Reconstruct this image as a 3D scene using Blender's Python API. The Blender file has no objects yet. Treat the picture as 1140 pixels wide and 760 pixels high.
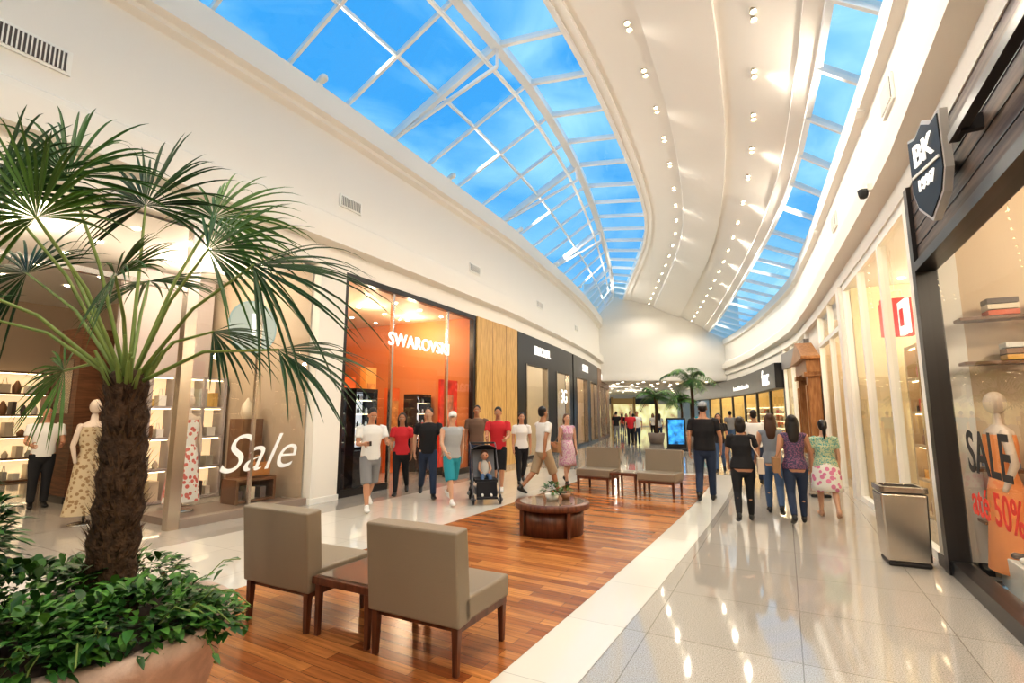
import bpy, bmesh, math, random
from mathutils import Vector, Matrix, noise
random.seed(7)
sc=bpy.context.scene
R=math.radians
# ------------------------------------------------------------ materials
MC={}
def nt(m): m.use_nodes=True; return m.node_tree.nodes, m.node_tree.links
def mat(name,col,rough=.5,metal=0,emit=0,bump=0,bscale=50,var=0,vscale=8,spec=.5,ecol=None):
    if name in MC: return MC[name]
    m=bpy.data.materials.new(name); n,l=nt(m); b=n['Principled BSDF']
    c=(*col,1)
    b.inputs['Base Color'].default_value=c; b.inputs['Roughness'].default_value=rough
    b.inputs['Metallic'].default_value=metal
    b.inputs['Specular IOR Level'].default_value=spec
    if emit:
        b.inputs['Emission Color'].default_value=(*(ecol or col),1); b.inputs['Emission Strength'].default_value=emit
    if var or bump:
        tc=n.new('ShaderNodeTexCoord')
    if var:
        nz=n.new('ShaderNodeTexNoise'); nz.inputs['Scale'].default_value=vscale; nz.inputs['Detail'].default_value=4
        l.new(tc.outputs['Object'],nz.inputs['Vector'])
        r=n.new('ShaderNodeValToRGB'); r.color_ramp.elements[0].position=.3; r.color_ramp.elements[1].position=.7
        r.color_ramp.elements[0].color=(*[max(0,x*(1-var)) for x in col],1)
        r.color_ramp.elements[1].color=(*[min(1,x*(1+var)) for x in col],1)
        l.new(nz.outputs['Fac'],r.inputs['Fac']); l.new(r.outputs['Color'],b.inputs['Base Color'])
        if emit: l.new(r.outputs['Color'],b.inputs['Emission Color'])
    if bump:
        nb=n.new('ShaderNodeTexNoise'); nb.inputs['Scale'].default_value=bscale
        l.new(tc.outputs['Object'],nb.inputs['Vector'])
        bp=n.new('ShaderNodeBump'); bp.inputs['Strength'].default_value=bump; bp.inputs['Distance'].default_value=.02
        l.new(nb.outputs['Fac'],bp.inputs['Height']); l.new(bp.outputs['Normal'],b.inputs['Normal'])
    MC[name]=m; return m
def pattern(name,c1,c2,scale=40):
    if name in MC: return MC[name]
    m=bpy.data.materials.new(name); n,l=nt(m); b=n['Principled BSDF']; b.inputs['Roughness'].default_value=.8
    tc=n.new('ShaderNodeTexCoord'); v=n.new('ShaderNodeTexVoronoi'); v.inputs['Scale'].default_value=scale
    r=n.new('ShaderNodeValToRGB'); r.color_ramp.interpolation='CONSTANT'
    r.color_ramp.elements[0].color=(*c1,1); r.color_ramp.elements[1].color=(*c2,1); r.color_ramp.elements[1].position=.42
    l.new(tc.outputs['Object'],v.inputs['Vector']); l.new(v.outputs['Distance'],r.inputs['Fac']); l.new(r.outputs['Color'],b.inputs['Base Color'])
    MC[name]=m; return m
def glassmat(name,tint,lo=.04,hi=.7,pw=5):
    m=bpy.data.materials.new(name); n,l=nt(m); n.clear()
    o=n.new('ShaderNodeOutputMaterial'); t=n.new('ShaderNodeBsdfTransparent'); t.inputs[0].default_value=(*tint,1)
    g=n.new('ShaderNodeBsdfGlossy'); g.inputs['Roughness'].default_value=.01
    f=n.new('ShaderNodeLayerWeight'); f.inputs['Blend'].default_value=.5
    p=n.new('ShaderNodeMath'); p.operation='POWER'; p.inputs[1].default_value=pw; l.new(f.outputs['Facing'],p.inputs[0])
    q=n.new('ShaderNodeMapRange'); q.inputs['To Min'].default_value=lo; q.inputs['To Max'].default_value=hi; l.new(p.outputs[0],q.inputs['Value'])
    mx=n.new('ShaderNodeMixShader'); l.new(q.outputs[0],mx.inputs[0]); l.new(t.outputs[0],mx.inputs[1]); l.new(g.outputs[0],mx.inputs[2]); l.new(mx.outputs[0],o.inputs[0])
    MC[name]=m; return m
GLASS=glassmat('shop_glass',(.97,.98,.97),.05,.6,6); ROOFG=glassmat('roof_glass',(.92,.97,1),.02,.3)
WHITE=mat('white_plaster',(.85,.81,.74),.6)
WHITE2=mat('ceiling_plaster',(.88,.85,.80),.6)
STEEL=mat('white_steel',(.85,.87,.88),.35)
def granite():
    m=bpy.data.materials.new('granite_tile'); n,l=nt(m); b=n['Principled BSDF']
    tc=n.new('ShaderNodeTexCoord'); mp=n.new('ShaderNodeMapping'); mp.inputs['Rotation'].default_value=(0,0,R(28))
    l.new(tc.outputs['Object'],mp.inputs[0])
    v=n.new('ShaderNodeTexNoise'); v.inputs['Scale'].default_value=130; v.inputs['Detail'].default_value=4; v.inputs['Roughness'].default_value=.7
    l.new(mp.outputs[0],v.inputs['Vector'])
    r=n.new('ShaderNodeValToRGB'); e=r.color_ramp.elements
    e[0].position=.34; e[0].color=(.20,.17,.145,1); e[1].position=.64; e[1].color=(.60,.555,.49,1)
    x=e.new(.46); x.color=(.42,.38,.33,1)
    l.new(v.outputs['Fac'],r.inputs['Fac'])
    bk=n.new('ShaderNodeTexBrick'); bk.offset=0; bk.inputs['Scale'].default_value=1; bk.inputs['Brick Width'].default_value=1; bk.inputs['Row Height'].default_value=1
    bk.inputs['Mortar Size'].default_value=.004; bk.inputs['Color1'].default_value=(1,1,1,1); bk.inputs['Color2'].default_value=(.93,.93,.93,1); bk.inputs['Mortar'].default_value=(.6,.58,.55,1)
    l.new(mp.outputs[0],bk.inputs['Vector'])
    mx=n.new('ShaderNodeMix'); mx.data_type='RGBA'; mx.blend_type='MULTIPLY'; mx.inputs['Factor'].default_value=1
    l.new(r.outputs['Color'],mx.inputs[6]); l.new(bk.outputs['Color'],mx.inputs[7]); l.new(mx.outputs[2],b.inputs['Base Color'])
    b.inputs['Roughness'].default_value=.05; b.inputs['Specular IOR Level'].default_value=1.0; b.inputs['IOR'].default_value=1.6
    return m
def marble(name,col,w=1.0,rot=28):
    m=bpy.data.materials.new(name); n,l=nt(m); b=n['Principled BSDF']
    tc=n.new('ShaderNodeTexCoord'); mp=n.new('ShaderNodeMapping'); mp.inputs['Rotation'].default_value=(0,0,R(rot))
    l.new(tc.outputs['Object'],mp.inputs[0])
    bk=n.new('ShaderNodeTexBrick'); bk.offset=0; bk.inputs['Scale'].default_value=1; bk.inputs['Brick Width'].default_value=w; bk.inputs['Row Height'].default_value=w
    bk.inputs['Mortar Size'].default_value=.003; bk.inputs['Color1'].default_value=(*col,1); bk.inputs['Color2'].default_value=(*[c*.95 for c in col],1); bk.inputs['Mortar'].default_value=(*[c*.65 for c in col],1)
    l.new(mp.outputs[0],bk.inputs['Vector']); l.new(bk.outputs['Color'],b.inputs['Base Color'])
    b.inputs['Roughness'].default_value=.08; b.inputs['Specular IOR Level'].default_value=.8
    return m
def planks():
    m=bpy.data.materials.new('wood_planks'); n,l=nt(m); b=n['Principled BSDF']
    tc=n.new('ShaderNodeTexCoord'); mp=n.new('ShaderNodeMapping'); mp.inputs['Rotation'].default_value=(0,0,R(30))
    l.new(tc.outputs['Object'],mp.inputs[0])
    bk=n.new('ShaderNodeTexBrick'); bk.offset=.37; bk.inputs['Scale'].default_value=1; bk.inputs['Brick Width'].default_value=.95; bk.inputs['Row Height'].default_value=.1
    bk.inputs['Mortar Size'].default_value=.0016; bk.inputs['Bias'].default_value=0
    bk.inputs['Color1'].default_value=(.60,.26,.085,1); bk.inputs['Color2'].default_value=(.27,.085,.027,1); bk.inputs['Mortar'].default_value=(.08,.03,.015,1)
    l.new(mp.outputs[0],bk.inputs['Vector'])
    mp2=n.new('ShaderNodeMapping'); mp2.inputs['Scale'].default_value=(2.5,40,1); l.new(mp.outputs[0],mp2.inputs[0])
    nz=n.new('ShaderNodeTexNoise'); nz.inputs['Scale'].default_value=1; nz.inputs['Detail'].default_value=5; l.new(mp2.outputs[0],nz.inputs['Vector'])
    r=n.new('ShaderNodeValToRGB'); r.color_ramp.elements[0].color=(.65,.65,.65,1); r.color_ramp.elements[0].position=.3; r.color_ramp.elements[1].color=(1.2,1.15,1.1,1); r.color_ramp.elements[1].position=.7
    l.new(nz.outputs['Fac'],r.inputs['Fac'])
    mx=n.new('ShaderNodeMix'); mx.data_type='RGBA'; mx.blend_type='MULTIPLY'; mx.inputs['Factor'].default_value=1
    l.new(bk.outputs['Color'],mx.inputs[6]); l.new(r.outputs['Color'],mx.inputs[7]); l.new(mx.outputs[2],b.inputs['Base Color'])
    b.inputs['Roughness'].default_value=.2
    return m
def woodmat(name,c1,c2,rough=.4,sc_=(1,1,12)):
    if name in MC: return MC[name]
    m=bpy.data.materials.new(name); n,l=nt(m); b=n['Principled BSDF']; b.inputs['Roughness'].default_value=rough
    tc=n.new('ShaderNodeTexCoord'); mp=n.new('ShaderNodeMapping'); mp.inputs['Scale'].default_value=sc_
    l.new(tc.outputs['Object'],mp.inputs[0])
    nz=n.new('ShaderNodeTexNoise'); nz.inputs['Scale'].default_value=3; nz.inputs['Detail'].default_value=5; l.new(mp.outputs[0],nz.inputs['Vector'])
    r=n.new('ShaderNodeValToRGB'); r.color_ramp.elements[0].color=(*c1,1); r.color_ramp.elements[0].position=.35; r.color_ramp.elements[1].color=(*c2,1); r.color_ramp.elements[1].position=.65
    l.new(nz.outputs['Fac'],r.inputs['Fac']); l.new(r.outputs['Color'],b.inputs['Base Color']); MC[name]=m; return m
GRAN=granite(); MARB=marble('marble_border',(.76,.72,.64)); CREAM=marble('cream_tile',(.74,.69,.60)); PLANK=planks()
DARK=mat('dark_metal',(.025,.022,.022),.3); BLACK=mat('black_panel',(.012,.012,.014),.35)
DWOOD=woodmat('dark_wood_boards',(.06,.042,.034),(.16,.115,.09),.5,(.4,.4,9))
HONEY=woodmat('honey_wood_panel',(.5,.29,.09),(.68,.43,.16),.35,(6,6,.8))
LEGW=woodmat('walnut',(.08,.025,.012),(.17,.06,.03),.3,(8,8,1))
TAUPE=mat('taupe_leather',(.27,.22,.16),.45,bump=.12,bscale=180)
SS=mat('stainless',(.62,.58,.52),.22,1)
# ------------------------------------------------------------ mesh builder
def link(o,parent=None):
    sc.collection.objects.link(o)
    if parent: o.parent=parent
    return o
def empty(name,loc=(0,0,0),rz=0):
    e=bpy.data.objects.new(name,None); e.location=loc; e.rotation_euler=(0,0,rz); e.empty_display_size=.1
    return link(e)
class MB:
    def __init__(s,M=None): s.v=[];s.f=[];s.m=[];s.sm=[];s.mats=[];s.M=M
    def mi(s,m):
        if m not in s.mats: s.mats.append(m)
        return s.mats.index(m)
    def add(s,vs,fs,m,smooth=False):
        b=len(s.v); 
        if s.M is not None: vs=[s.M@Vector(v) for v in vs]
        s.v+= [tuple(v) for v in vs]; k=s.mi(m)
        for f in fs: s.f.append([i+b for i in f]); s.m.append(k); s.sm.append(smooth)
    def box(s,c,d,m,M=None,taper=1):
        x,y,z=d[0]/2,d[1]/2,d[2]/2; vs=[]
        for sz in(-1,1):
            k=taper if sz<0 else 1
            for sx,sy in((-1,-1),(1,-1),(1,1),(-1,1)): vs.append(Vector((c[0]+sx*x*k,c[1]+sy*y*k,c[2]+sz*z)))
        if M is not None: vs=[M@v for v in vs]
        s.add(vs,[(0,3,2,1),(4,5,6,7),(0,1,5,4),(1,2,6,5),(2,3,7,6),(3,0,4,7)],m)
    def tube(s,pts,rad,m,seg=10,side=None,cap='round',M=None):
        pts=[Vector(p) for p in pts]; n=len(pts)
        rad=[(r,r) if not isinstance(r,(tuple,list)) else r for r in (rad if isinstance(rad,(list)) else [rad]*n)]
        T=[]
        for i in range(n):
            a=pts[max(0,i-1)]; b=pts[min(n-1,i+1)]; t=(b-a); T.append(t.normalized() if t.length>1e-9 else Vector((0,0,1)))
        seq=[]
        if cap=='round':
            r=min(rad[0]); 
            for an in (75,50,25): seq.append((pts[0]-T[0]*r*math.sin(R(an)),T[0],(rad[0][0]*math.cos(R(an)),rad[0][1]*math.cos(R(an)))))
        for i in range(n): seq.append((pts[i],T[i],rad[i]))
        if cap=='round':
            r=min(rad[-1])
            for an in (25,50,75): seq.append((pts[-1]+T[-1]*r*math.sin(R(an)),T[-1],(rad[-1][0]*math.cos(R(an)),rad[-1][1]*math.cos(R(an)))))
        sd=Vector(side) if side is not None else None
        vs=[];pa=None
        for p,t,r in seq:
            ref=sd if sd is not None else (pa if pa is not None else (Vector((1,0,0)) if abs(t.x)<.8 else Vector((0,1,0))))
            a=ref-t*ref.dot(t)
            if a.length<1e-4: a=t.orthogonal()
            a.normalize(); pa=a; b=t.cross(a)
            for k in range(seg):
                an=2*math.pi*k/seg; vs.append(p+a*math.cos(an)*r[0]+b*math.sin(an)*r[1])
        fs=[]
        for i in range(len(seq)-1):
            for k in range(seg): fs.append((i*seg+k,i*seg+(k+1)%seg,(i+1)*seg+(k+1)%seg,(i+1)*seg+k))
        if cap:
            fs.append(tuple(reversed(range(seg)))); fs.append(tuple((len(seq)-1)*seg+k for k in range(seg)))
        if M is not None: vs=[M@v for v in vs]
        s.add(vs,fs,m,True)
    def ell(s,c,r,m,M=None,seg=14,rings=9):
        vs=[];fs=[]
        for i in range(rings+1):
            ph=math.pi*i/rings
            for k in range(seg):
                a=2*math.pi*k/seg; vs.append(Vector((c[0]+r[0]*math.sin(ph)*math.cos(a),c[1]+r[1]*math.sin(ph)*math.sin(a),c[2]+r[2]*math.cos(ph))))
        for i in range(rings):
            for k in range(seg): fs.append((i*seg+k,(i+1)*seg+k,(i+1)*seg+(k+1)%seg,i*seg+(k+1)%seg))
        if M is not None: vs=[M@v for v in vs]
        s.add(vs,fs,m,True)
    def lathe(s,prof,m,c=(0,0,0),seg=32,smooth=True,sq=(1,1)):
        vs=[];fs=[]
        for r,z in prof:
            for k in range(seg):
                a=2*math.pi*k/seg; vs.append(Vector((c[0]+r*sq[0]*math.cos(a),c[1]+r*sq[1]*math.sin(a),c[2]+z)))
        for i in range(len(prof)-1):
            for k in range(seg): fs.append((i*seg+k,i*seg+(k+1)%seg,(i+1)*seg+(k+1)%seg,(i+1)*seg+k))
        s.add(vs,fs,m,smooth)
    def beam(s,p,q,w,h,m,up=(0,0,1)):
        p=Vector(p);q=Vector(q);t=(q-p).normalized(); u=Vector(up); a=t.cross(u)
        if a.length<1e-4: a=t.orthogonal()
        a.normalize(); b=a.cross(t); vs=[]
        for o in(p,q):
            for i,j in((-1,-1),(1,-1),(1,1),(-1,1)): vs.append(o+a*i*w/2+b*j*h/2)
        s.add(vs,[(0,3,2,1),(4,5,6,7),(0,1,5,4),(1,2,6,5),(2,3,7,6),(3,0,4,7)],m)
    def sweep(s,cv,y0,y1,prof,m,step=.8,closed=False,smooth=False):
        n=max(1,int(math.ceil((y1-y0)/step))); k=len(prof); vs=[];fs=[]
        for i in range(n+1):
            y=y0+(y1-y0)*i/n; p,t,nn=cv.fr(y)
            for o,z in prof: vs.append((p.x+nn.x*o,p.y+nn.y*o,z))
        kk=k if closed else k-1
        for i in range(n):
            for j in range(kk): fs.append((i*k+j,(i+1)*k+j,(i+1)*k+(j+1)%k,i*k+(j+1)%k))
        if closed: fs.append(tuple(range(k))); fs.append(tuple(reversed([n*k+j for j in range(k)])))
        s.add(vs,fs,m,smooth)
    def sbox(s,cv,y0,y1,o0,o1,z0,z1,m,step=.8): s.sweep(cv,y0,y1,[(o0,z0),(o1,z0),(o1,z1),(o0,z1)],m,step,True)
    def mesh(s,name):
        me=bpy.data.meshes.new(name); me.from_pydata(s.v,[],s.f)
        for m in s.mats: me.materials.append(m)
        me.polygons.foreach_set('material_index',s.m); me.polygons.foreach_set('use_smooth',s.sm); me.update(); return me
    def build(s,name,parent=None,bevel=0,fixn=True):
        me=s.mesh(name)
        if fixn:
            bm=bmesh.new(); bm.from_mesh(me); bmesh.ops.recalc_face_normals(bm,faces=bm.faces); bm.to_mesh(me); bm.free()
        o=bpy.data.objects.new(name,me); link(o,parent)
        if bevel:
            b=o.modifiers.new('Bevel','BEVEL'); b.width=bevel; b.segments=3; b.limit_method='ANGLE'; b.harden_normals=False
        return o
# ------------------------------------------------------------ curves
class Curve:
    def __init__(s,p):
        s.p=p; n=len(p); s.d=[]
        for i in range(n):
            a=p[max(0,i-1)]; b=p[min(n-1,i+1)]; s.d.append((b[0]-a[0])/(b[1]-a[1]))
    def x(s,y):
        p=s.p
        if y<=p[0][1]: return p[0][0]+s.d[0]*(y-p[0][1])
        if y>=p[-1][1]: return p[-1][0]+s.d[-1]*(y-p[-1][1])
        for i in range(len(p)-1):
            if y<=p[i+1][1]: break
        h=p[i+1][1]-p[i][1]; t=(y-p[i][1])/h
        return (2*t**3-3*t*t+1)*p[i][0]+(t**3-2*t*t+t)*h*s.d[i]+(-2*t**3+3*t*t)*p[i+1][0]+(t**3-t*t)*h*s.d[i+1]
    def fr(s,y):
        t=Vector((s.x(y+.05)-s.x(y-.05),.1,0)).normalized(); return Vector((s.x(y),y,0)),t,Vector((t.y,-t.x,0))
    def hit(s,c,t):
        lo,hi=c.y-14,c.y+14
        for _ in range(40):
            m=(lo+hi)/2
            if (Vector((s.x(m),m,0))-c).dot(t)>0: hi=m
            else: lo=m
        return Vector((s.x(lo),lo,0))
CL=Curve([(-12,-6),(-6.4,4.4),(-4.75,7.3),(-3.4,9.8),(-1.05,14.6),(.15,17.2),(3.8,26.7),(7.2,38)])
CR=Curve([(-1.4,-6),(1.6,0),(3.75,4),(4.55,5.5),(6.6,9.9),(8.5,14.1),(10.4,18.8),(13.2,29),(14.6,38),(15.4,46)])
RIB=Curve([(-9.2,-6),(-3.4,4.4),(-1.0,8.56),(.67,11.6),(2.6,16.7),(5.4,27),(7.3,36)])
SL=Curve([(-7,-6),(-1.3,4.8),(.66,8.3),(2.5,12),(4.85,17.7),(5.85,21.5),(7.0,30),(8.0,37)])
SR=Curve([(-2.3,-6),(1.6,1.2),(4.1,5.9),(5.0,7.8),(6.45,11.1),(7.97,15.5),(11.8,28.6),(14.0,37.5)])
WR=Curve([(-4,-3.2),(-.13,3.3),(3.3,9.45),(5.3,13.5)])
YE=33.0
def wf(cv,y,off=0,z=0):
    """wall frame: local x along wall, y toward the corridor, z up"""
    p,t,n=cv.fr(y)
    yy=n if cv is CL else -n
    xx=yy.cross(Vector((0,0,1)))
    o=p+yy*off+Vector((0,0,z))
    return Matrix(((xx.x,yy.x,0,o.x),(xx.y,yy.y,0,o.y),(0,0,1,o.z),(0,0,0,1)))
def text(name,body,size,M,m,parent=None,ext=.01,shear=0,align='CENTER',sp_=1.0,bold=.012):
    c=bpy.data.curves.new(name,'FONT'); c.body=body; c.size=size; c.extrude=ext; c.align_x=align; c.align_y='CENTER'; c.shear=shear
    c.offset=size*bold; c.space_character=sp_; c.materials.append(m); o=bpy.data.objects.new(name,c)
    T=Matrix(((-1,0,0,0),(0,0,1,0),(0,1,0,0),(0,0,0,1)))
    o.matrix_world=M@T; link(o)
    if parent: o.parent=parent; o.matrix_parent_inverse=parent.matrix_world.inverted()
    return o
def lamp(kind,name,loc,energy,col=(1,.89,.74),aim=None,angle=150,rad=.06,parent=None):
    d=bpy.data.lights.new(name,kind); d.energy=energy; d.color=col; d.shadow_soft_size=rad
    o=bpy.data.objects.new(name,d); o.location=loc
    if kind=='SPOT':
        d.spot_size=R(angle); d.spot_blend=.6
        dv=Vector(aim) if aim else Vector((0,0,-1)); o.rotation_euler=dv.to_track_quat('-Z','Y').to_euler()
    link(o,parent); return o
# ------------------------------------------------------------ world, camera
w=bpy.data.worlds.new('sky'); sc.world=w; w.use_nodes=True; n=w.node_tree.nodes; l=w.node_tree.links
bg=n['Background']; tc=n.new('ShaderNodeTexCoord'); nz=n.new('ShaderNodeTexNoise'); nz.inputs['Scale'].default_value=3.6; nz.inputs['Detail'].default_value=7; nz.inputs['Distortion'].default_value=.6
mp=n.new('ShaderNodeMapping'); mp.inputs['Scale'].default_value=(1,1,2.2)
l.new(tc.outputs['Generated'],mp.inputs[0]); l.new(mp.outputs[0],nz.inputs['Vector'])
r=n.new('ShaderNodeValToRGB'); r.color_ramp.elements[0].position=.36; r.color_ramp.elements[0].color=(.06,.34,.73,1); r.color_ramp.elements[1].position=.68; r.color_ramp.elements[1].color=(.36,.68,.86,1)
l.new(nz.outputs['Fac'],r.inputs['Fac']); l.new(r.outputs['Color'],bg.inputs['Color']); bg.inputs['Strength'].default_value=1.15
cam=bpy.data.cameras.new('camera'); cam.lens=17.84; cam.sensor_width=36; cam.clip_start=.05
co=bpy.data.objects.new('camera',cam); co.location=(0,0,1.6); co.rotation_euler=(R(98.06),0,0); link(co); sc.camera=co
try:
    sc.view_settings.view_transform='Standard'; sc.view_settings.look='Medium High Contrast'
except Exception as e: print('look',e)
# ------------------------------------------------------------ floor
mb=MB(); mb.box((5,27,-.1),(60,76,.2),GRAN); mb.build('floor')
mb=MB(); mb.sweep(CL,-5.5,16,[(.9,.002),(4.0,.002)],CREAM); mb.build('floor_cream_walkway')
mb=MB(); mb.sweep(WR,-3.2,13.4,[(-2.9,.006),(0,.006)],PLANK,step=.5); mb.build('floor_wood_inlay')
mb=MB(); mb.sweep(WR,-3.2,13.7,[(0,.004),(.46,.004)],MARB,step=.5); mb.sweep(WR,-3.2,13.7,[(-3.25,.004),(-2.9,.004)],MARB,step=.5)
mb.sweep(WR,13.4,13.7,[(-2.9,.005),(0,.005)],MARB); mb.build('trim_floor_border')
# ------------------------------------------------------------ shell
mb=MB(); mb.sweep(CL,-6,38,[(-.6,4.4),(.06,4.4),(.06,4.72),(.0,4.74),(.0,4.8),(.22,4.86),(.22,5.28),(.1,5.34),(.1,5.42),(.0,5.48),(-.02,7.1),(.1,7.16),(.1,7.25),(.22,7.3),(.22,7.78),(-.5,7.8)],WHITE); mb.build('wall_left')
mb=MB(); mb.sweep(CR,-6,46,[(.6,4.08),(-.06,4.08),(-.06,4.3),(-.0,4.33),(-.0,4.4),(-.22,4.46),(-.22,4.76),(-.08,4.8),(-.08,4.88),(0,4.95),(.02,6.0),(-.1,6.06),(-.1,6.4),(.5,6.42)],WHITE); mb.build('wall_right')
mb=MB(); mb.box((9.9,YE+.1,6.9),(10.2,.2,6.5),WHITE); mb.box((9.9,YE-.05,3.85),(9.6,.12,.3),WHITE); mb.build('wall_end')
mb=MB(); mb.box((0,-6.1,5),(44,.2,12),WHITE); mb.build('wall_back_sky_block')  # unseen closure added behind the camera, keeps blue sky light out
mb=MB(); mb.box((10.4,YE+2.6,3.75),(9.0,5.0,.15),WHITE2); mb.box((8,51.1,4.0),(40,25.8,.2),WHITE2)
for i in range(14):
    for j in range(5):
        mb.lathe([(.0,3.89),(.1,3.89)],mat('downlight_glow',(1,.9,.7),emit=14),(1+i*1.4,40+j*4,0),10)
for i in range(5):
    for j in range(3): mb.lathe([(.0,3.665),(.1,3.665)],MC['downlight_glow'],(7.4+i*1.4,YE+1+j*1.6,0),10)
mb.build('ceiling_lobby')
mb=MB(); mb.box((8,64,2),(40,.2,4.2),WHITE)
cols=[(.75,.5,.2),(.05,.05,.05),(.8,.75,.65),(.5,.1,.05),(.7,.6,.4),(.1,.1,.12)]
for i in range(9):
    x=-3+i*2.8; c=cols[i%6]
    mb.box((x,63.8,3.1),(2.6,.2,.7),mat('lobby_sign%d'%(i%6),c,.4)); mb.box((x,63.85,1.4),(2.4,.1,2.6),mat('lobby_window_glow',(1,.68,.33),emit=.8,var=.6,vscale=1.2))
    mb.box((x-1.35,63.7,1.8),(.2,.3,3.6),HONEY)
mb.build('wall_lobby_far')
for i in range(5): lamp('POINT','lobby_lamp',(2+i*3.4,44+(i%2)*8,3.5),150,rad=.1)
# ------------------------------------------------------------ roof
ZS,ZR,ZW=9.1,9.3,7.85; ZT=6.95; ZRW=6.42
st=[]
y=-4.0
while y<38.5:
    c,t,nn=CL.fr(y)
    W=c-nn*.05; b=RIB.hit(c,t); s1=SL.hit(c,t); s2=SR.hit(c,t); rw=CR.hit(c,t)+nn*.1
    st.append([Vector((W.x,W.y,ZW)),Vector((b.x,b.y,ZR)),Vector((s1.x,s1.y,ZS)),Vector((s2.x,s2.y,ZT)),Vector((rw.x,rw.y,ZRW))]); y+=1.42*t.y
def sp(a,b,k):
    p=a.lerp(b,k); 
    return p+Vector((0,0,.28*math.sin(math.pi*k)))
prof=[(0,.5),(0,0),(.06,-.02),(.06,.05),(.36,.05),(.365,-.05),(.66,-.05),(.665,.05),(.94,.05),(.94,-.02),(1,0),(1,.5)]
vs=[];fs=[];sub=3
rows=[]
for i in range(len(st)-1):
    for j in range(sub):
        f=j/sub; a=st[i][2].lerp(st[i+1][2],f); b=st[i][3].lerp(st[i+1][3],f); rows.append((a,b))
for a,b in rows:
    for kk,dz in prof: vs.append(sp(a,b,kk)+Vector((0,0,dz)))
k=len(prof)
for i in range(len(rows)-1):
    for j in range(k-1): fs.append((i*k+j,(i+1)*k+j,(i+1)*k+j+1,i*k+j+1))
mb=MB(); mb.add(vs,fs,WHITE2)
mb.add([v for a,b in rows for v in (a+Vector((0,0,.5)),b+Vector((0,0,.5)))],[(2*i,2*i+1,2*i+3,2*i+2) for i in range(len(rows)-1)],WHITE2)
mb.build('ceiling')
g=MB()
for i in range(len(st)-1):
    A,B=st[i],st[i+1]
    for u,v in((0,1),(1,2),(3,4)): g.add([A[u],A[v],B[v],B[u]],[(0,1,2,3)],ROOFG)
g.build('window_skylight',fixn=False)
fr=MB()
for i,A in enumerate(st):
    big=i%4==0
    fr.beam(A[0],A[1],.12 if big else .06,.2 if big else .09,STEEL); fr.beam(A[1],A[2],.09,.12,STEEL); fr.beam(A[3],A[4],.07,.12,STEEL)
    if big:
        fr.beam(A[0]+Vector((.0,0,-.05)),A[1]+Vector((0,0,-.5)),.06,.07,STEEL)
        fr.beam(A[1]+Vector((0,0,-.5)),A[1],.06,.06,STEEL,up=(0,1,0))
for i in range(len(st)-1):
    A,B=st[i],st[i+1]
    fr.beam(A[1],B[1],.2,.2,STEEL); 
    fr.beam(A[1]+Vector((-.25,.1,-.28)),B[1]+Vector((-.25,.1,-.28)),.07,.07,STEEL)
    fr.beam(A[0],B[0],.16,.14,STEEL); fr.beam(A[2]-Vector((.03,0,0)),B[2]-Vector((.03,0,0)),.1,.12,STEEL)
    m0=A[0].lerp(A[1],.5); m1=B[0].lerp(B[1],.5); fr.beam(m0,m1,.05,.08,STEEL)
    fr.beam(A[4],B[4],.12,.12,STEEL); fr.beam(A[3]+Vector((.03,0,0)),B[3]+Vector((.03,0,0)),.1,.12,STEEL)
fr.build('trim_skylight_frame')
# downlights
GLOW=mat('lamp_glow',(1,.88,.62),emit=14); RIM=mat('lamp_rim',(.88,.86,.8),.4)
dl=empty('ceiling_downlight_array')
d=MB()
for i in range(len(st)-1):
    for kk,ph in((.3,0),(.8,.5)):
        f=ph; a=st[i][2].lerp(st[i+1][2],f); b=st[i][3].lerp(st[i+1][3],f); p=sp(a,b,kk)+Vector((0,0,.05))
        tt=(st[i+1][2]-st[i][2]).normalized()
        if p.y>YE-.4: continue
        for sgn in(-1,1):
            q=p+tt*sgn*.09
            d.tube([q+Vector((0,0,.02)),q-Vector((0,0,.04))],.062,mat('lamp_can',(.4,.34,.25),.4),10,cap=None)
            d.ell(q-Vector((0,0,.015)),(.046,.046,.03),GLOW,seg=8,rings=5)
        if i%2==0:
            lamp('SPOT','downlight_lamp',p-Vector((0,0,.12)),190,aim=(0,0,-1),parent=dl)
d.build('downlight_fixtures',dl)
for y in (1,5,9.0,13,17,21,25,30):
    M=wf(CL,y,.12,7.79); e=empty('ledge_floodlight'); f=MB(M)
    f.box((0,0,.03),(.14,.12,.06),RIM); f.tube([(0,-.02,.08),(0,.14,.14)],[.06,.08],RIM,12)
    f.build('housing',e,.01)
    p=M@Vector((0,.3,.30)); dr=(M.to_3x3()@Vector((0,.75,.5)))
    lamp('SPOT','flood_lamp',p,150,aim=dr,angle=130,parent=e)
for y in (2,7,12,17,23,29):  # uplights and housings added on the right wall to brighten the ceiling strip
    M=wf(CR,y,.1,6.05); e=empty('added_wall_uplight'); f=MB(M)
    f.box((0,-.03,.0),(.2,.12,.07),RIM); f.build('housing',e,.01)
    p=M@Vector((0,.14,.1)); dr=(M.to_3x3()@Vector((0,.9,.35)))
    lamp('SPOT','added_uplight_lamp',p,130,aim=dr,angle=140,parent=e)
for cv,y,z,wd,h in((CL,5.45,5.95,.95,.32),(CL,9.95,5.85,.6,.26),(CL,14.5,5.8,.6,.26),(CL,19.5,5.8,.6,.26),(CL,25,5.8,.6,.26),(CR,5.9,5.55,.55,.35),(CR,10,5.5,.5,.3)):
    M=wf(cv,y,.01,z); f=MB(M); f.box((0,0,0),(wd,.03,h),RIM); f.box((0,.012,0),(wd-.08,.02,h-.08),mat('vent_dark',(.12,.1,.09),.7))
    nsl=int(wd/.045)
    for i in range(nsl): f.box((-wd/2+.05+i*(wd-.1)/(nsl-1),.02,0),(.015,.03,h-.06),RIM)
    f.build('air_vent')
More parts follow.
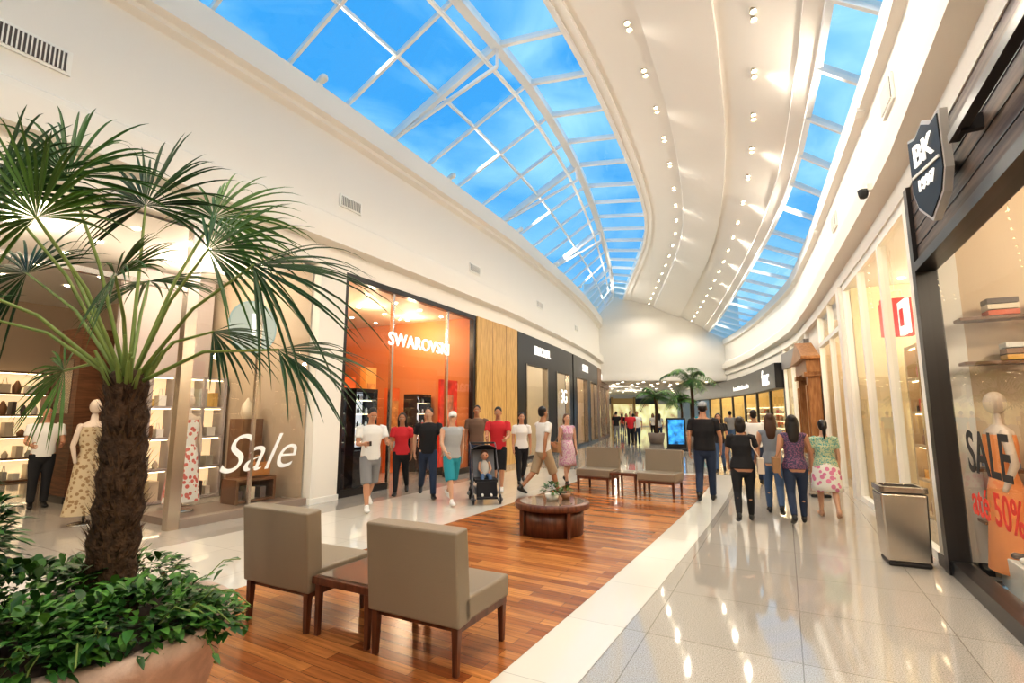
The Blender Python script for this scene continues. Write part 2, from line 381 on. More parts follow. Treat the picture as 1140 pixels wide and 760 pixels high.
f=MB(wf(CR,6.15,.0,4.5)); f.box((0,.24,-.0),(.1,.06,.08),RIM); f.lathe([(0,-.12),(.04,-.105),(.055,-.07),(.06,-.03),(.065,0),(0,0)],mat('dome_smoke',(.05,.05,.05),.1),(0,.31,-.02),16); f.build('security_camera')
# ------------------------------------------------------------ shops
SPOTG=mat('shop_spot_glow',(1,.86,.6),emit=18)
def shop(cv,y0,y1,depth,h,wallm,lightcol=(1,.84,.64),energy=60,nl=2,ceil=None,name='wall_shop_interior'):
    sg=-1 if cv is CL else 1
    f=MB(); f.sweep(cv,y0,y1,[(sg*depth,0),(sg*depth,h)],wallm)
    f.sweep(cv,y0,y1,[(sg*.12,h-.04),(sg*depth,h-.04)],ceil or WHITE2)
    for yy in(y0,y1):
        p,t,nn=cv.fr(yy); a=p+nn*sg*.1; b=p+nn*sg*depth
        f.add([a,b,b+Vector((0,0,h)),a+Vector((0,0,h))],[(0,1,2,3)],wallm)
    k=max(2,int((y1-y0)/.9))
    for i in range(k):
        for o in(.8,2.0,3.2,4.5,6):
            if o>depth: continue
            p,t,nn=cv.fr(y0+(y1-y0)*(i+.5)/k); q=p+nn*sg*o
            f.lathe([(0,h-.06),(.05,h-.06),(.055,h-.04)],SPOTG,(q.x,q.y,0),8)
    ob=f.build(name,fixn=False)
    for i in range(nl):
        p,t,nn=cv.fr(y0+(y1-y0)*(i+.5)/nl); q=p+nn*sg*min(1.6,depth*.45); lamp('POINT','shop_lamp',(q.x,q.y,h-.45),energy,lightcol,rad=.12,parent=ob)
    return ob
def items(f,M,w,z,rng,d=.2,pal=None,hm=.26):
    x=-w/2+.06
    while x<w/2-.06:
        s=rng.uniform(.08,.2); hh=rng.uniform(.38,1)*hm; m=rng.choice(pal or PROD); kd=rng.random()
        if kd<.35: f.box((x+s/2,0,z+hh/2),(s*.8,d*.7,hh),m,M)
        elif kd<.65:
            f.tube([M@Vector((x+s/2,0,z+.03)),M@Vector((x+s/2,0,z+hh*.5)),M@Vector((x+s/2,0,z+hh*.9))],[s*.4,s*.45,s*.18],m,8)
        else:
            f.box((x+s/2,0,z+hh*.3),(s*.9,d*.5,hh*.6),m,M); f.tube([M@Vector((x+s*.25,0,z+hh*.6)),M@Vector((x+s*.4,0,z+hh)),M@Vector((x+s*.6,0,z+hh)),M@Vector((x+s*.75,0,z+hh*.6))],.008,m,5)
        x+=s+rng.uniform(.02,.1)
PROD=[mat('prod_%d'%i,c,.5) for i,c in enumerate([(.6,.12,.05),(.75,.65,.5),(.12,.09,.08),(.8,.45,.1),(.3,.16,.08),(.85,.82,.75),(.25,.3,.4),(.7,.2,.25),(.5,.5,.45)])]
SOFT=[PROD[1],PROD[4],PROD[5],PROD[2],PROD[8],mat('prod_gold',(.7,.5,.2),.3,.7)]
SHELFM=mat('shelf_cream',(.75,.7,.6),.4); SHGLOW=mat('shelf_light',(1,.8,.5),emit=5); NICHE=mat('niche_glow',(1,.80,.5),emit=.55)
def shelf(M,w,h,d,rows,body,name='display_shelf',seed=1,glow=True,back=None,cols=1,z0=0,pal=None):
    rng=random.Random(seed); f=MB()
    f.box((0,-d/2,z0+h/2),(w,.04,h),back or body,M)
    for c in range(cols+1): f.box((-w/2+w*c/cols,0,z0+h/2),(.05,d,h),body,M)
    for i in range(rows+1):
        z=z0+.03+i*(h-.06)/rows; f.box((0,0,z),(w,d,.04),body,M)
        if glow and i: f.box((0,d*.3,z-.03),(w-.1,.03,.015),SHGLOW,M)
        if i<rows: items(f,M,w-.1,z+.02,rng,d=d,hm=min(.36,(h/rows)*.75),pal=pal)
    return f.build(name)
def garment_rack(M,w,seed,h=1.6):
    rng=random.Random(seed); f=MB(M)
    for sx in(-1,1): f.tube([(sx*w/2,0,0.02),(sx*w/2,0,h)],.015,SS,8); f.box((sx*w/2,0,.015),(.06,.5,.03),SS)
    f.tube([(-w/2,0,h),(w/2,0,h)],.015,SS,8)
    x=-w/2+.08
    while x<w/2-.06:
        m=rng.choice(PROD); L=rng.uniform(.7,1.1)
        f.tube([(x,0,h-.06),(x,0,h-.14),(x,0,h-.5),(x,0,h-.06-L)],[(.02,.06),(.025,.2),(.028,.17),(.035,.22)],m,10,side=(1,0,0),cap='flat'); x+=.085
    f.build('garment_rack')
LAV=mat('lavender_grey_wall',(.42,.37,.36),.6); 
shop(CL,-2,9.28,9,4.4,mat('beige_wall',(.48,.38,.28),.6),energy=85,nl=5)
ORW=mat('orange_wall',(.8,.16,.03),.5)
shop(CL,9.85,14.5,5,4.4,mat('jewel_wall',(.66,.25,.09),.5),(1,.76,.5),58,3,ceil=mat('jewel_ceiling',(.75,.6,.45),.6))
shop(CL,17.2,23.9,5,4.4,mat('shop_beige2',(.7,.62,.5),.5),energy=70,nl=2)
shop(CL,24.1,31,5,4.4,mat('shop_warm3',(.6,.45,.3),.5),energy=70,nl=2)
shop(CL,31.1,37.9,5,4.4,mat('shop_warm4',(.7,.6,.5),.5),energy=70,nl=2)
shop(CR,-3,5.45,5,4.06,mat('shop_r0',(.60,.47,.33),.5),energy=80,nl=3)
shop(CR,5.7,9.74,3.5,4.06,mat('shop_r1',(.8,.68,.46),.5),(1,.86,.62),80,2)
shop(CR,10.1,13.2,4,4.06,mat('shop_r2',(.7,.58,.4),.5),energy=70,nl=2)
shop(CR,15.6,20,4,4.06,mat('shop_r3',(.72,.64,.5),.5),energy=70,nl=2)
shop(CR,20.2,37.9,6,4.06,mat('shop_r4',(.8,.62,.3),.5),(1,.8,.5),110,5)
CHROME=mat('brushed_frame',(.55,.5,.45),.25,1)
f=MB(); f.sweep(CL,7.3,9.3,[(0,.12),(0,4.4)],GLASS); f.build('window_1',fixn=False)
f=MB(); f.sbox(CL,7.3,9.28,-.12,.04,0,.12,mat('window_sill',(.3,.24,.2),.3)); f.sbox(CL,7.26,7.4,-.08,.05,0,4.4,CHROME); f.sbox(CL,8.3,8.34,-.03,.03,.1,4.4,CHROME)
f.sbox(CL,5.4,5.5,-.08,.05,0,4.4,CHROME); f.sbox(CL,5.5,7.3,-.04,.04,3.35,3.42,CHROME)
f.build('trim_window_frame_1')
f=MB(); f.sbox(CL,9.3,9.85,-.6,.1,0,4.4,WHITE); f.sbox(CL,9.28,9.87,-.6,.12,0,.1,RIM); f.build('pillar_left')
f=MB(); f.sweep(CL,9.9,14.5,[(0,.1),(0,4.4)],GLASS); f.build('window_2',fixn=False)
f=MB(); f.sbox(CL,9.87,9.97,-.1,.04,0,4.4,DARK); f.sbox(CL,14.42,14.54,-.1,.04,0,4.4,DARK); f.sbox(CL,9.9,11.2,-.06,.04,0,.14,DARK); f.sbox(CL,13.2,14.5,-.06,.04,0,.14,DARK); f.sbox(CL,9.9,14.5,-.1,.05,4.28,4.4,DARK)
f.sbox(CL,11.2,11.26,-.04,.03,0,4.3,CHROME); f.sbox(CL,13.2,13.26,-.04,.03,0,4.3,CHROME); f.build('trim_window_frame_2')
f=MB(); f.sbox(CL,14.55,17.1,-.3,.08,0,4.4,HONEY)
for yy in(15.4,16.25): f.sbox(CL,yy,yy+.012,-.1,.083,0,4.4,LEGW)
f.build('wall_wood_panel')
WL=mat('white_letters',(.95,.93,.88),.4,emit=.7)
text('jewellery_store_sign','SWAROVSKI',.42,wf(CL,12.1,.1,3.22),WL,ext=.02,sp_=1.05,bold=.002)
text('sale_window_lettering','Sale',.85,wf(CL,8.4,.02,.95),mat('frost_letters',(.85,.85,.82),.5,emit=.1),ext=.003,shear=.45,bold=-.008)
f=MB(wf(CL,8.2,.02,3.0)); 
vs=[];N=40
for i in range(N):
    a=2*math.pi*i/N
    vs+= [(.43*math.cos(a),0,.43*math.sin(a)),(.40*math.cos(a),0,.40*math.sin(a))]
f.add(vs,[(2*i,2*i+1,(2*i+3)%(2*N),(2*i+2)%(2*N)) for i in range(N)],mat('logo_teal',(.4,.55,.55),.4))
vs=[(.4*math.cos(2*math.pi*i/N),.0,.4*math.sin(2*math.pi*i/N)) for i in range(N)]
f.add(vs,[tuple(range(N))],mat('logo_disc',(.5,.6,.57),.5)); f.build('round_window_logo')
text('round_logo_letters','1',.55,wf(CL,8.2,.03,3.0),WL,ext=.004)
def darkfront(y0,y1,m,openings,sign,sc_=.42):
    f=MB(); f.sbox(CL,y0,y1,-.15,.06,3.35,4.4,m); 
    ys=[y0]+[v for o in openings for v in o]+[y1]
    for i in range(0,len(ys),2): f.sbox(CL,ys[i],ys[i+1],-.15,.06,0,3.35,m)
    for a,b in openings: f.sbox(CL,a,b,-.1,.05,0,.12,m); f.sbox(CL,a,a+.08,-.1,.09,.12,3.35,CHROME); f.sbox(CL,b-.08,b,-.1,.09,.12,3.35,CHROME)
    f.build('wall_shop_facade')
    g=MB()
    for a,b in openings: g.sweep(CL,a,b,[(-.02,.1),(-.02,3.35)],GLASS)
    g.build('window_3',fixn=False)
    text('shop_sign',sign,sc_,wf(CL,(y0+y1)/2-1,.1,3.9),WL,ext=.02)
darkfront(17.2,23.9,BLACK,[(17.9,20.2),(21.3,23.3)],'ERSONAL',.45)
darkfront(24.1,31,DARK,[(24.6,27.2),(28,30.6)],'STORE',.5)
darkfront(31.1,37.9,mat('brown_facade',(.25,.14,.08),.4),[(31.6,34),(34.6,37.6)],'MODA',.5)
text('poster_numerals','3G',.8,wf(CL,22.3,.1,2.3),WL,ext=.01)
BRN=mat('shoe_wood',(.18,.09,.045),.4)
f=MB(); f.sbox(CL,7.6,9.1,-2.9,-2.8,0,4.3,LAV); f.build('wall_window_backdrop')
for i,yy in enumerate((7.95,8.8)):
    shelf(wf(CL,yy,-2.5,0),.85,2.3,.35,4,LAV,seed=i+2,back=NICHE,cols=2,pal=SOFT)
shelf(wf(CL,8.75,-.7,.1),.7,.4,.4,1,BRN,name='display_plinth',seed=9,glow=False)
f=MB(wf(CL,9.0,-1.3,0)); f.box((0,0,.75),(.4,.4,1.5),BRN); f.tube([(0,0,1.52),(0,0,1.6),(0,0,1.75),(0,0,1.86)],[.08,.12,.1,.03],PROD[1],12); f.build('vase_pedestal')
for i in range(6): shelf(wf(CL,2.0+i*1.2,-8.6,0),1.2,2.6,.4,5,BRN,seed=20+i,back=NICHE if i%2 else None,pal=SOFT)
garment_rack(wf(CL,5.2,-6.6,0),1.6,4); garment_rack(wf(CL,3.3,-5.5,0),1.6,5)
f=MB(wf(CL,7.85,-4.3,0)); f.box((0,0,1.6),(.8,.9,3.2),woodmat('entry_wood',(.10,.045,.02),(.2,.09,.045))); f.box((.0,0,.06),(.86,.96,.12),DARK); f.box((.41,0,2.1),(.02,.5,1.0),CHROME); f.build('shop_column')
CAB=mat('cabinet_black',(.02,.02,.025),.15); GSH=mat('glass_shelf',(.6,.7,.7),.1); CRY=mat('crystal',(.8,.85,.9),.05,.3)
CGL=mat('cabinet_glow',(.85,.9,1),emit=.5)
e=empty('jewellery_cabinet')
for yy,oo in((10.25,-.75),(11.1,-.75),(13.0,-3.6),(12.0,-4.2),(14.1,-1.6)):
    M=wf(CL,yy,oo,0); f=MB(M)
    f.box((0,0,.4),(.7,.45,.8),CAB); f.box((0,-.2,1.45),(.7,.04,1.3),CAB); f.box((0,-.17,1.45),(.56,.02,1.2),CGL); f.box((0,0,2.1),(.7,.45,.08),CAB)
    for sx in(-.34,.34): f.box((sx,0,1.45),(.02,.45,1.3),CAB)
    for z in(1.0,1.3,1.6,1.9):
        f.box((0,0,z),(.66,.4,.012),GSH); f.box((0,.1,z-.02),(.6,.02,.01),SHGLOW)
        for j in range(7): f.ell((-.28+j*.09,.05,z+.05),(.03,.03,.05+.03*(j%3)),CRY if j%2 else CAB,seg=8,rings=5)
    f.build('cabinet_body',e,.005)
for i in range(6):
    M=wf(CL,10.2+i*.78,-4.85,0); f=MB(M); f.box((0,0,1.5),(.66,.08,2.4),ORW if i%2 else mat('glow_orange',(1,.42,.1),emit=.9,var=.3,vscale=2)); f.box((0,.02,2.9),(.66,.1,.3),CAB)
    for z in(1.0,1.5,2.0): f.box((0,.12,z),(.6,.18,.03),GSH); f.box((-.1,.12,z+.1),(.14,.1,.16),PROD[(i+int(z*2))%9])
    f.build('orange_wall_panel')
for yy,h_ in((11.9,2.5),(12.6,2.8),(13.5,2.3)):
    f=MB(wf(CL,yy,-2.0,0)); f.box((0,0,h_/2),(.4,.2,h_),ORW if yy!=12.6 else mat('panel_amber',(.9,.45,.12),.5)); f.box((0,.11,h_*.6),(.3,.02,h_*.5),mat('poster_orange',(.95,.35,.1),.4,var=.4,vscale=5)); f.box((0,.15,h_*.3),(.36,.12,.03),GSH); f.box((0,.15,h_*.3+.08),(.15,.08,.13),CRY); f.build('display_panel')
f=MB(wf(CL,13.8,-.35,0)); f.box((0,0,1.35),(.85,.06,2.3),mat('poster_red',(.7,.05,.03),.4,var=.5,vscale=3)); f.box((0,.035,1.5),(.4,.01,1.2),mat('poster_face',(.6,.2,.12),.4,var=.6,vscale=6))
f.box((0,0,.1),(.6,.3,.2),CAB); f.build('window_poster')
f=MB(wf(CL,12.2,-3.0,0)); f.box((0,0,.5),(1.4,.6,1.0),mat('counter_white',(.75,.7,.65),.3)); f.box((0,0,1.02),(1.5,.7,.05),CAB); f.build('shop_counter',bevel=.02)
for i in range(3): shelf(wf(CL,18.2+i*2,-3.5,0),1.5,2.4,.4,4,SHELFM,seed=50+i,back=NICHE)
for i in range(3): shelf(wf(CL,25+i*2,-3,0),1.5,2.4,.4,4,SHELFM,seed=60+i,back=NICHE)
# ---------------- right near store
f=MB(); f.sweep(CR,-3,5.3,[(0,.14),(0,3.12)],GLASS); f.build('window_4',fixn=False)
f=MB(); f.sbox(CR,-3,5.3,-.05,.1,3.22,4.08,DWOOD)
for k in range(1,5): f.sbox(CR,-3,5.3,-.056,-.04,3.22+k*.172-.006,3.22+k*.172+.006,BLACK)
f.build('wall_sign_band')
f=MB(); f.sbox(CR,5.3,5.42,-.09,.1,0,4.08,DARK); f.sbox(CR,-3,5.3,-.07,.1,0,.14,DARK); f.sbox(CR,-3,5.3,-.09,.1,3.12,3.22,DARK); f.sbox(CR,2.6,2.66,-.03,.03,.14,3.12,DARK); f.sbox(CR,-3,3.5,-.2,-.13,3.62,3.69,DARK)
for yy in(2.2,3.3): f.sbox(CR,yy,yy+.05,-.18,-.05,3.6,3.71,DARK)
f.build('trim_window_frame_4')
f=MB(); f.sbox(CR,5.43,5.69,-.05,.3,.12,4.08,WHITE); f.sbox(CR,5.42,5.7,-.07,.3,0,.12,DARK); f.build('pillar_right')
SHM=wf(CR,3.95,.2,3.64)@Matrix.Rotation(R(12),4,'Z')
e=empty('shield_sign'); f=MB(SHM)
def shield(s,y0,y1,m,f):
    o=[(-.27,.4),(-.14,.37),(0,.45),(.14,.37),(.27,.4),(.27,-.1),(.2,-.28),(0,-.45),(-.2,-.28),(-.27,-.1)]
    vs=[(a*s,y0,b*s) for a,b in o]+[(a*s,y1,b*s) for a,b in o]; k=len(o)
    f.add(vs,[tuple(range(k)),tuple(reversed(range(k,2*k)))]+[(i,(i+1)%k,(i+1)%k+k,i+k) for i in range(k)],m)
shield(1.0,-.03,.03,mat('shield_rim',(.6,.57,.53),.3,.3),f); shield(.92,.02,.04,BLACK,f)
f.box((0,.045,.02),(.44,.01,.025),RIM); f.box((0,-.09,0),(.08,.12,.08),DARK); f.build('shield_plate',e)
text('shield_letters','BK',.27,SHM@Matrix.Translation((0,.05,.17)),WL,parent=e,ext=.006); text('shield_letters_low','1997',.14,SHM@Matrix.Translation((0,.05,-.1)),WL,parent=e,ext=.006)
BL=mat('black_letters',(.02,.02,.02),.5); RL=mat('red_letters',(.65,.04,.02),.5)
e=empty('sale_lettering')
text('line_1','SALE',.5,wf(CR,4.2,.01,1.25),BL,parent=e,ext=.002)
text('line_2','até 50% off',.36,wf(CR,3.95,.01,.84),RL,parent=e,ext=.002)
for i in range(4): shelf(wf(CR,1.6+i*1.1,-4.4,0),1.1,2.3,.4,4,BRN,seed=70+i,back=NICHE)
garment_rack(wf(CR,3.2,-2.6,0),1.6,8); garment_rack(wf(CR,4.7,-3.2,0),1.1,9)
f=MB(wf(CR,4.75,-.6,0)); f.box((0,0,.15),(.9,.7,.3),mat('dais_white',(.8,.77,.7),.4)); f.build('window_dais',bevel=.01)
f=MB(wf(CR,4.75,-.4,.3))
for k,xx in enumerate((-.2,0,.2)):
    f.tube([(xx,-.1,.035),(xx,.1,.035)],[.035,.03],PROD[5 if k%2 else 2],8); f.tube([(xx,-.1,.04),(xx,-.1,.2)],[.03,.045],PROD[5 if k%2 else 2],8)
f.build('boots_display')
# shelf of folded clothes against the partition
M=wf(CR,5.28,-.75,0)@Matrix.Rotation(R(90),4,'Z')
f=MB(M)
for z in(.55,1.05,2.1,2.55): f.box((0,0,z),(1.1,.22,.03),BRN)
for j,(xx,z) in enumerate(((-.4,.57),(-.1,.57),(.2,.57),(-.35,1.07),(0,1.07),(.35,1.07),(-.3,2.12),(.1,2.12),(-.2,2.57),(.2,2.57))):
    for q in range(3): f.box((xx,0,z+.03+q*.06),(.24,.18,.05),PROD[(j*3+q)%9])
f.build('wall_display_shelf')
# ---------------- right second store
f=MB(); f.sweep(CR,5.72,9.7,[(0,.1),(0,3.95)],GLASS); f.build('window_5',fixn=False)
f=MB(); 
for yy in(6.95,8.3,9.6): f.sbox(CR,yy,yy+.07,-.05,.06,.1,3.95,RIM)
f.sbox(CR,5.72,9.7,-.04,.06,0,.1,RIM); f.sbox(CR,5.72,9.7,-.04,.06,3.95,4.08,RIM); f.build('trim_window_frame_5')
for i in range(6): shelf(wf(CR,5.98+i*.62,-.75-(i%2)*.15,0),.6,2.7,.3,5,mat('shelf_tan',(.55,.42,.26),.4),seed=90+i,back=NICHE)
e=empty('blade_sign'); M=wf(CR,7.45,-.22,3.0); f=MB(M)
f.box((0,0,.0),(.14,.36,.56),mat('sign_red',(.75,.04,.04),.3,emit=.3)); f.box((-.30,-.02,-.05),(.40,.05,.48),WL); f.box((-.30,.01,-.05),(.14,.02,.24),mat('sign_red',(.75,.04,.04),.3)); f.box((.18,0,0),(.25,.3,.5),mat('sign_red',(.75,.04,.04),.3)); f.tube([(0,-.1,.28),(0,-.08,.4),(0,.08,.4),(0,.1,.28)],.012,RIM,6); f.tube([(0,0,.4),(0,0,1.04)],.006,RIM,5); f.build('sign_box',e,.01)
f=MB(); f.sbox(CR,9.76,10.05,-.1,.4,0,4.08,WHITE); f.build('pillar_right')
f=MB(); f.sweep(CR,10.06,13.2,[(0,.08),(0,4.05)],GLASS); f.build('window_6',fixn=False)
f=MB()
for yy in(10.06,11.5,13.1): f.sbox(CR,yy,yy+.08,-.05,.06,0,4.08,RIM)
f.sbox(CR,10.06,13.18,-.05,.06,3.3,3.4,RIM); f.build('trim_window_frame_6')
for i in range(4): shelf(wf(CR,10.5+i*.8,-.8,0),.8,2.5,.3,5,MC['shelf_tan'],seed=110+i,back=NICHE)
PW=woodmat('portal_wood',(.28,.12,.04),(.45,.22,.09),.35,(6,6,1))
M=wf(CR,14.3,0.16,0); f=MB(M)
for sx in(-.95,.95):
    f.box((sx,.05,1.3),(.32,.3,2.6),PW); f.box((sx,.08,.15),(.4,.38,.3),PW); f.box((sx,.08,2.62),(.42,.4,.12),PW); f.box((sx,.22,1.4),(.18,.04,1.9),PW)
f.box((0,.05,2.85),(2.4,.35,.36),PW); f.box((0,.1,3.06),(2.6,.5,.08),PW)
f.add([(-1.3,-.1,3.1),(1.3,-.1,3.1),(0,-.1,3.6),(-1.3,.33,3.1),(1.3,.33,3.1),(0,.33,3.6)],[(0,1,2),(5,4,3),(0,1,4,3),(1,2,5,4),(2,0,3,5)],PW)
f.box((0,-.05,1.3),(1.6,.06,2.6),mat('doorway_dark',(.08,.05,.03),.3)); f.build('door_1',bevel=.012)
f=MB(); f.sbox(CR,13.2,15.6,.06,.25,0,4.08,WHITE); f.build('wall_portal_backing')
f=MB(); f.sweep(CR,15.6,20,[(0,.08),(0,4.05)],GLASS); f.build('window_7',fixn=False)
f=MB()
for yy in(15.6,17.1,18.6,19.9): f.sbox(CR,yy,yy+.1,-.05,.06,0,4.08,RIM)
f.sbox(CR,15.6,20,-.1,.06,3.3,3.9,mat('shop_band_grey',(.3,.28,.27),.4)); f.build('trim_window_frame_7')
for i in range(4): shelf(wf(CR,16+i*1.05,-1.4,0),1.0,2.4,.3,5,SHELFM,seed=120+i,back=NICHE)
f=MB(); f.sbox(CR,20.1,46,-.35,.1,2.6,3.6,BLACK); f.sbox(CR,20.1,46,-.0,.1,3.6,4.08,WHITE); f.build('wall_black_sign_band')
text('book_store_sign','fnac',.95,wf(CR,22.0,.37,3.1),WL,ext=.02)
text('book_store_small_sign','livros  música  cinema  foto',.36,wf(CR,28.0,.37,3.0),WL,ext=.02)
f=MB(); f.sweep(CR,20.1,37.9,[(0,.1),(0,2.6)],GLASS); f.build('window_8',fixn=False)
f=MB()
for i in range(9): f.sbox(CR,20.1+i*2.9,20.25+i*2.9,-.05,.06,0,2.6,DARK)
f.build('trim_window_frame_8')
for i in range(6): shelf(wf(CR,21.5+i*2.6,-2.0,0),2.2,2.0,.4,5,SHELFM,seed=130+i,back=NICHE)
# ------------------------------------------------------------ furniture
def chair(x,y,rz,w=.74):
    e=empty('lounge_chair',(x,y,0.006),rz)
    f=MB(); f.box((0,.37,.375),(w,.58,.15),TAUPE); f.build('seat',e,.02)
    f=MB(); T=Matrix.Translation((0,.09,.29))@Matrix.Rotation(R(5),4,'X'); f.box((0,-.0,.29),(w,.14,.58),TAUPE,T); f.build('backrest',e,.015)
    f=MB(); f.box((0,.36,.275),(w-.04,.6,.05),LEGW)
    for sx in(-1,1):
        for yy in(.06,.63): f.box((sx*(w/2-.045),yy,.14),(.05,.05,.28),LEGW,taper=.7)
    f.build('legs',e,.004); return e
def stable(x,y,rz,w=.56):
    e=empty('side_table',(x,y,0.006),rz); f=MB(); f.box((0,.34,.385),(w,.6,.05),LEGW)
    for sx in(-1,1):
        for yy in(.08,.6): f.box((sx*(w/2-.04),yy,.18),(.045,.045,.36),LEGW,taper=.75)
    f.build('frame',e,.004)
    f=MB(); f.box((0,.34,.415),(w-.06,.54,.012),mat('table_top_glass',(.2,.14,.1),.04)); f.build('top',e)
def row(ox,oy,ang,face=1):
    e1=Vector((math.cos(ang),math.sin(ang),0)); 
    for k,(s,wd) in enumerate(((.37,.74),(1.03,.56),(1.69,.74))):
        p=Vector((ox,oy,0))+e1*s
        rz=ang if face>0 else ang+math.pi
        if k==1: stable(p.x,p.y,rz)
        else: chair(p.x,p.y,rz)
row(-2.15,4.25,R(-28)); row(1.7,11.5,R(-33),-1)
e=empty('round_coffee_table',(.55,7.2,0.006)); f=MB()
f.lathe([(0,.33),(.5,.33),(.51,.345),(.51,.4),(.5,.41),(0,.41)],LEGW)
f.lathe([(.4,.0),(.42,.0),(.42,.33),(.38,.33),(.38,.0)],LEGW)
for k in range(4):
    a=k*math.pi/2+.4; f.box((.46*math.cos(a),.46*math.sin(a),.17),(.05,.05,.34),LEGW)
f.build('table_body',e)
f=MB(); f.lathe([(0,.412),(.44,.412)],mat('table_top_glass',(.2,.14,.1),.04)); f.build('table_top',e)
LG=[mat('leaf_a',(.04,.14,.018),.45,var=.3),mat('leaf_b',(.085,.21,.03),.45,var=.3),mat('leaf_c',(.022,.08,.013),.4,var=.3)]
def leaf(f,p,dirv,L,Wd,m,droop=.3):
    dirv=dirv.normalized(); s=dirv.cross(Vector((0,0,1))); s=s.normalized() if s.length>.05 else Vector((1,0,0)); u=s.cross(dirv)
    a=p; b=p+dirv*L*.35+u*L*.05; c=p+dirv*L*.75-Vector((0,0,droop*L*.25)); t=p+dirv*L-Vector((0,0,droop*L*.6))
    f.add([a,b+s*Wd*.5,b-u*Wd*.12,b-s*Wd*.5,c+s*Wd*.35,c-u*Wd*.1,c-s*Wd*.35,t],[(0,1,2),(0,2,3),(1,4,5,2),(2,5,6,3),(4,7,5),(5,7,6)],m,True)
def bush(f,c,r,nn_,L,rng,mats=LG,flat=1):
    for _ in range(nn_):
        a=rng.uniform(0,2*math.pi); u=rng.uniform(-.15,1); rr=r*rng.uniform(.55,1)**.6; q=math.sqrt(max(0,1-u*u))
        dv=Vector((math.cos(a)*q,math.sin(a)*q,u*flat)); p=Vector(c)+dv*rr
        dd=dv+Vector((rng.uniform(-.7,.7),rng.uniform(-.7,.7),rng.uniform(-.3,.6))); l_=L*rng.uniform(.6,1.2)
        leaf(f,p,dd,l_,l_*.42,rng.choice(mats),.5)
rng=random.Random(3)
e=empty('table_plant',(.55,7.2,.42))
f=MB(); f.lathe([(0,0),(.07,0),(.1,.09),(.09,.09),(.085,.08),(0,.08)],mat('pot_white',(.8,.78,.72),.4)); f.lathe([(0,0),(.05,0),(.07,.07),(0,.06)],mat('pot_brown',(.3,.15,.08),.4),(.2,.1,0)); f.build('pot',e)
f=MB(); bush(f,(0,0,.12),.12,90,.08,rng); bush(f,(.2,.1,.08),.08,50,.06,rng); f.build('leaves',e)
# ------------------------------------------------------------ big palm planter
PC=Vector((-2.2,2.75,0))
e=empty('potted_fan_palm',PC)
f=MB(); f.lathe([(0,0),(.52,0),(.56,.03),(.66,.42),(.70,.47),(.70,.55),(.64,.56),(.62,.5),(0,.5)],mat('pink_stone',(.62,.47,.39),.6,bump=.2,bscale=60,var=.12,vscale=14),seg=48)
f.build('planter',e)
f=MB(); f.lathe([(0,.51),(.62,.5)],mat('soil',(.05,.03,.02),.9)); f.build('soil',e)
TR=mat('palm_trunk',(.07,.038,.02),.9,bump=1,bscale=25,var=.5,vscale=30)
f=MB(); pts=[];rad=[]
for i in range(16):
    k=i/15; z=.5+k*1.25; pts.append((.03*math.sin(k*3)+.0,.15,z)); rad.append(.125-.025*k+.01*((i%2)*2-1)+(.03 if k<.1 else 0))
f.tube(pts,rad,TR,20)
TR2=mat('palm_fiber',(.13,.075,.04),.9)
for _ in range(1300):
    k=rng.random(); a=rng.uniform(0,2*math.pi); z=.52+k*1.22; rr=.115-.025*k; dv=Vector((math.cos(a),math.sin(a),0)); p=Vector((.03*math.sin(k*3)+.0,.15,z))+dv*rr
    tip=p+dv*rng.uniform(.02,.06)+Vector((rng.uniform(-.03,.03),rng.uniform(-.03,.03),rng.uniform(.02,.12))); s=dv.cross(Vector((0,0,1)))*rng.uniform(.003,.010)
    f.add([p-s,p+s,tip],[(0,1,2)],rng.choice([TR,TR2]))
f.build('trunk',e)
PL=[mat('palm_leaf_a',(.020,.062,.013),.4,var=.3,vscale=4),mat('palm_leaf_b',(.035,.105,.018),.4,var=.3,vscale=4),mat('palm_leaf_c',(.085,.18,.03),.4,var=.3,vscale=4)]
STEM=mat('palm_stem',(.2,.27,.07),.5)
def fan(f,crown,hub,axis,normal,Rr,n_,spread,droop):
    hub=Vector(hub);crown=Vector(crown);axis=Vector(axis).normalized(); nr=Vector(normal); nr=(nr-axis*nr.dot(axis)).normalized(); sd=axis.cross(nr)
    mid=crown.lerp(hub,.5)+Vector((0,0,.1))
    f.tube([crown,mid,hub],[.013,.010,.007],STEM,6)
    m=rng.choice(PL[:2]) if rng.random()<.8 else PL[2]; dth=2*spread/n_
    for i in range(n_):
        th=-spread+dth*(i+.5)+rng.uniform(-.03,.03); dv=axis*math.cos(th)+sd*math.sin(th); L=Rr*(.8+.2*math.cos(th))*rng.uniform(.85,1.05); dr=droop*rng.uniform(.5,1.6)
        dv=(dv+nr*rng.uniform(-.15,.15)-nr*.2).normalized(); s=dv.cross(nr).normalized()
        vs=[];K=8
        for k in range(K+1):
            q=k/K; p=hub+dv*L*q+Vector((0,0,-dr*L*q**3)); wd=min(q*L*math.tan(dth/2)*.95,.0145*(1-q)**.7+.001) if q<1 else .0004
            vs+= [p+s*wd,p-nr*wd*.7,p-s*wd]
        fs=[]
        for k in range(K): fs+=[(3*k,3*k+1,3*k+4,3*k+3),(3*k+1,3*k+2,3*k+5,3*k+4)]
        f.add(vs,fs,m)
f=MB(Matrix.Translation(-PC)); cr=(-2.19,2.9,1.74)
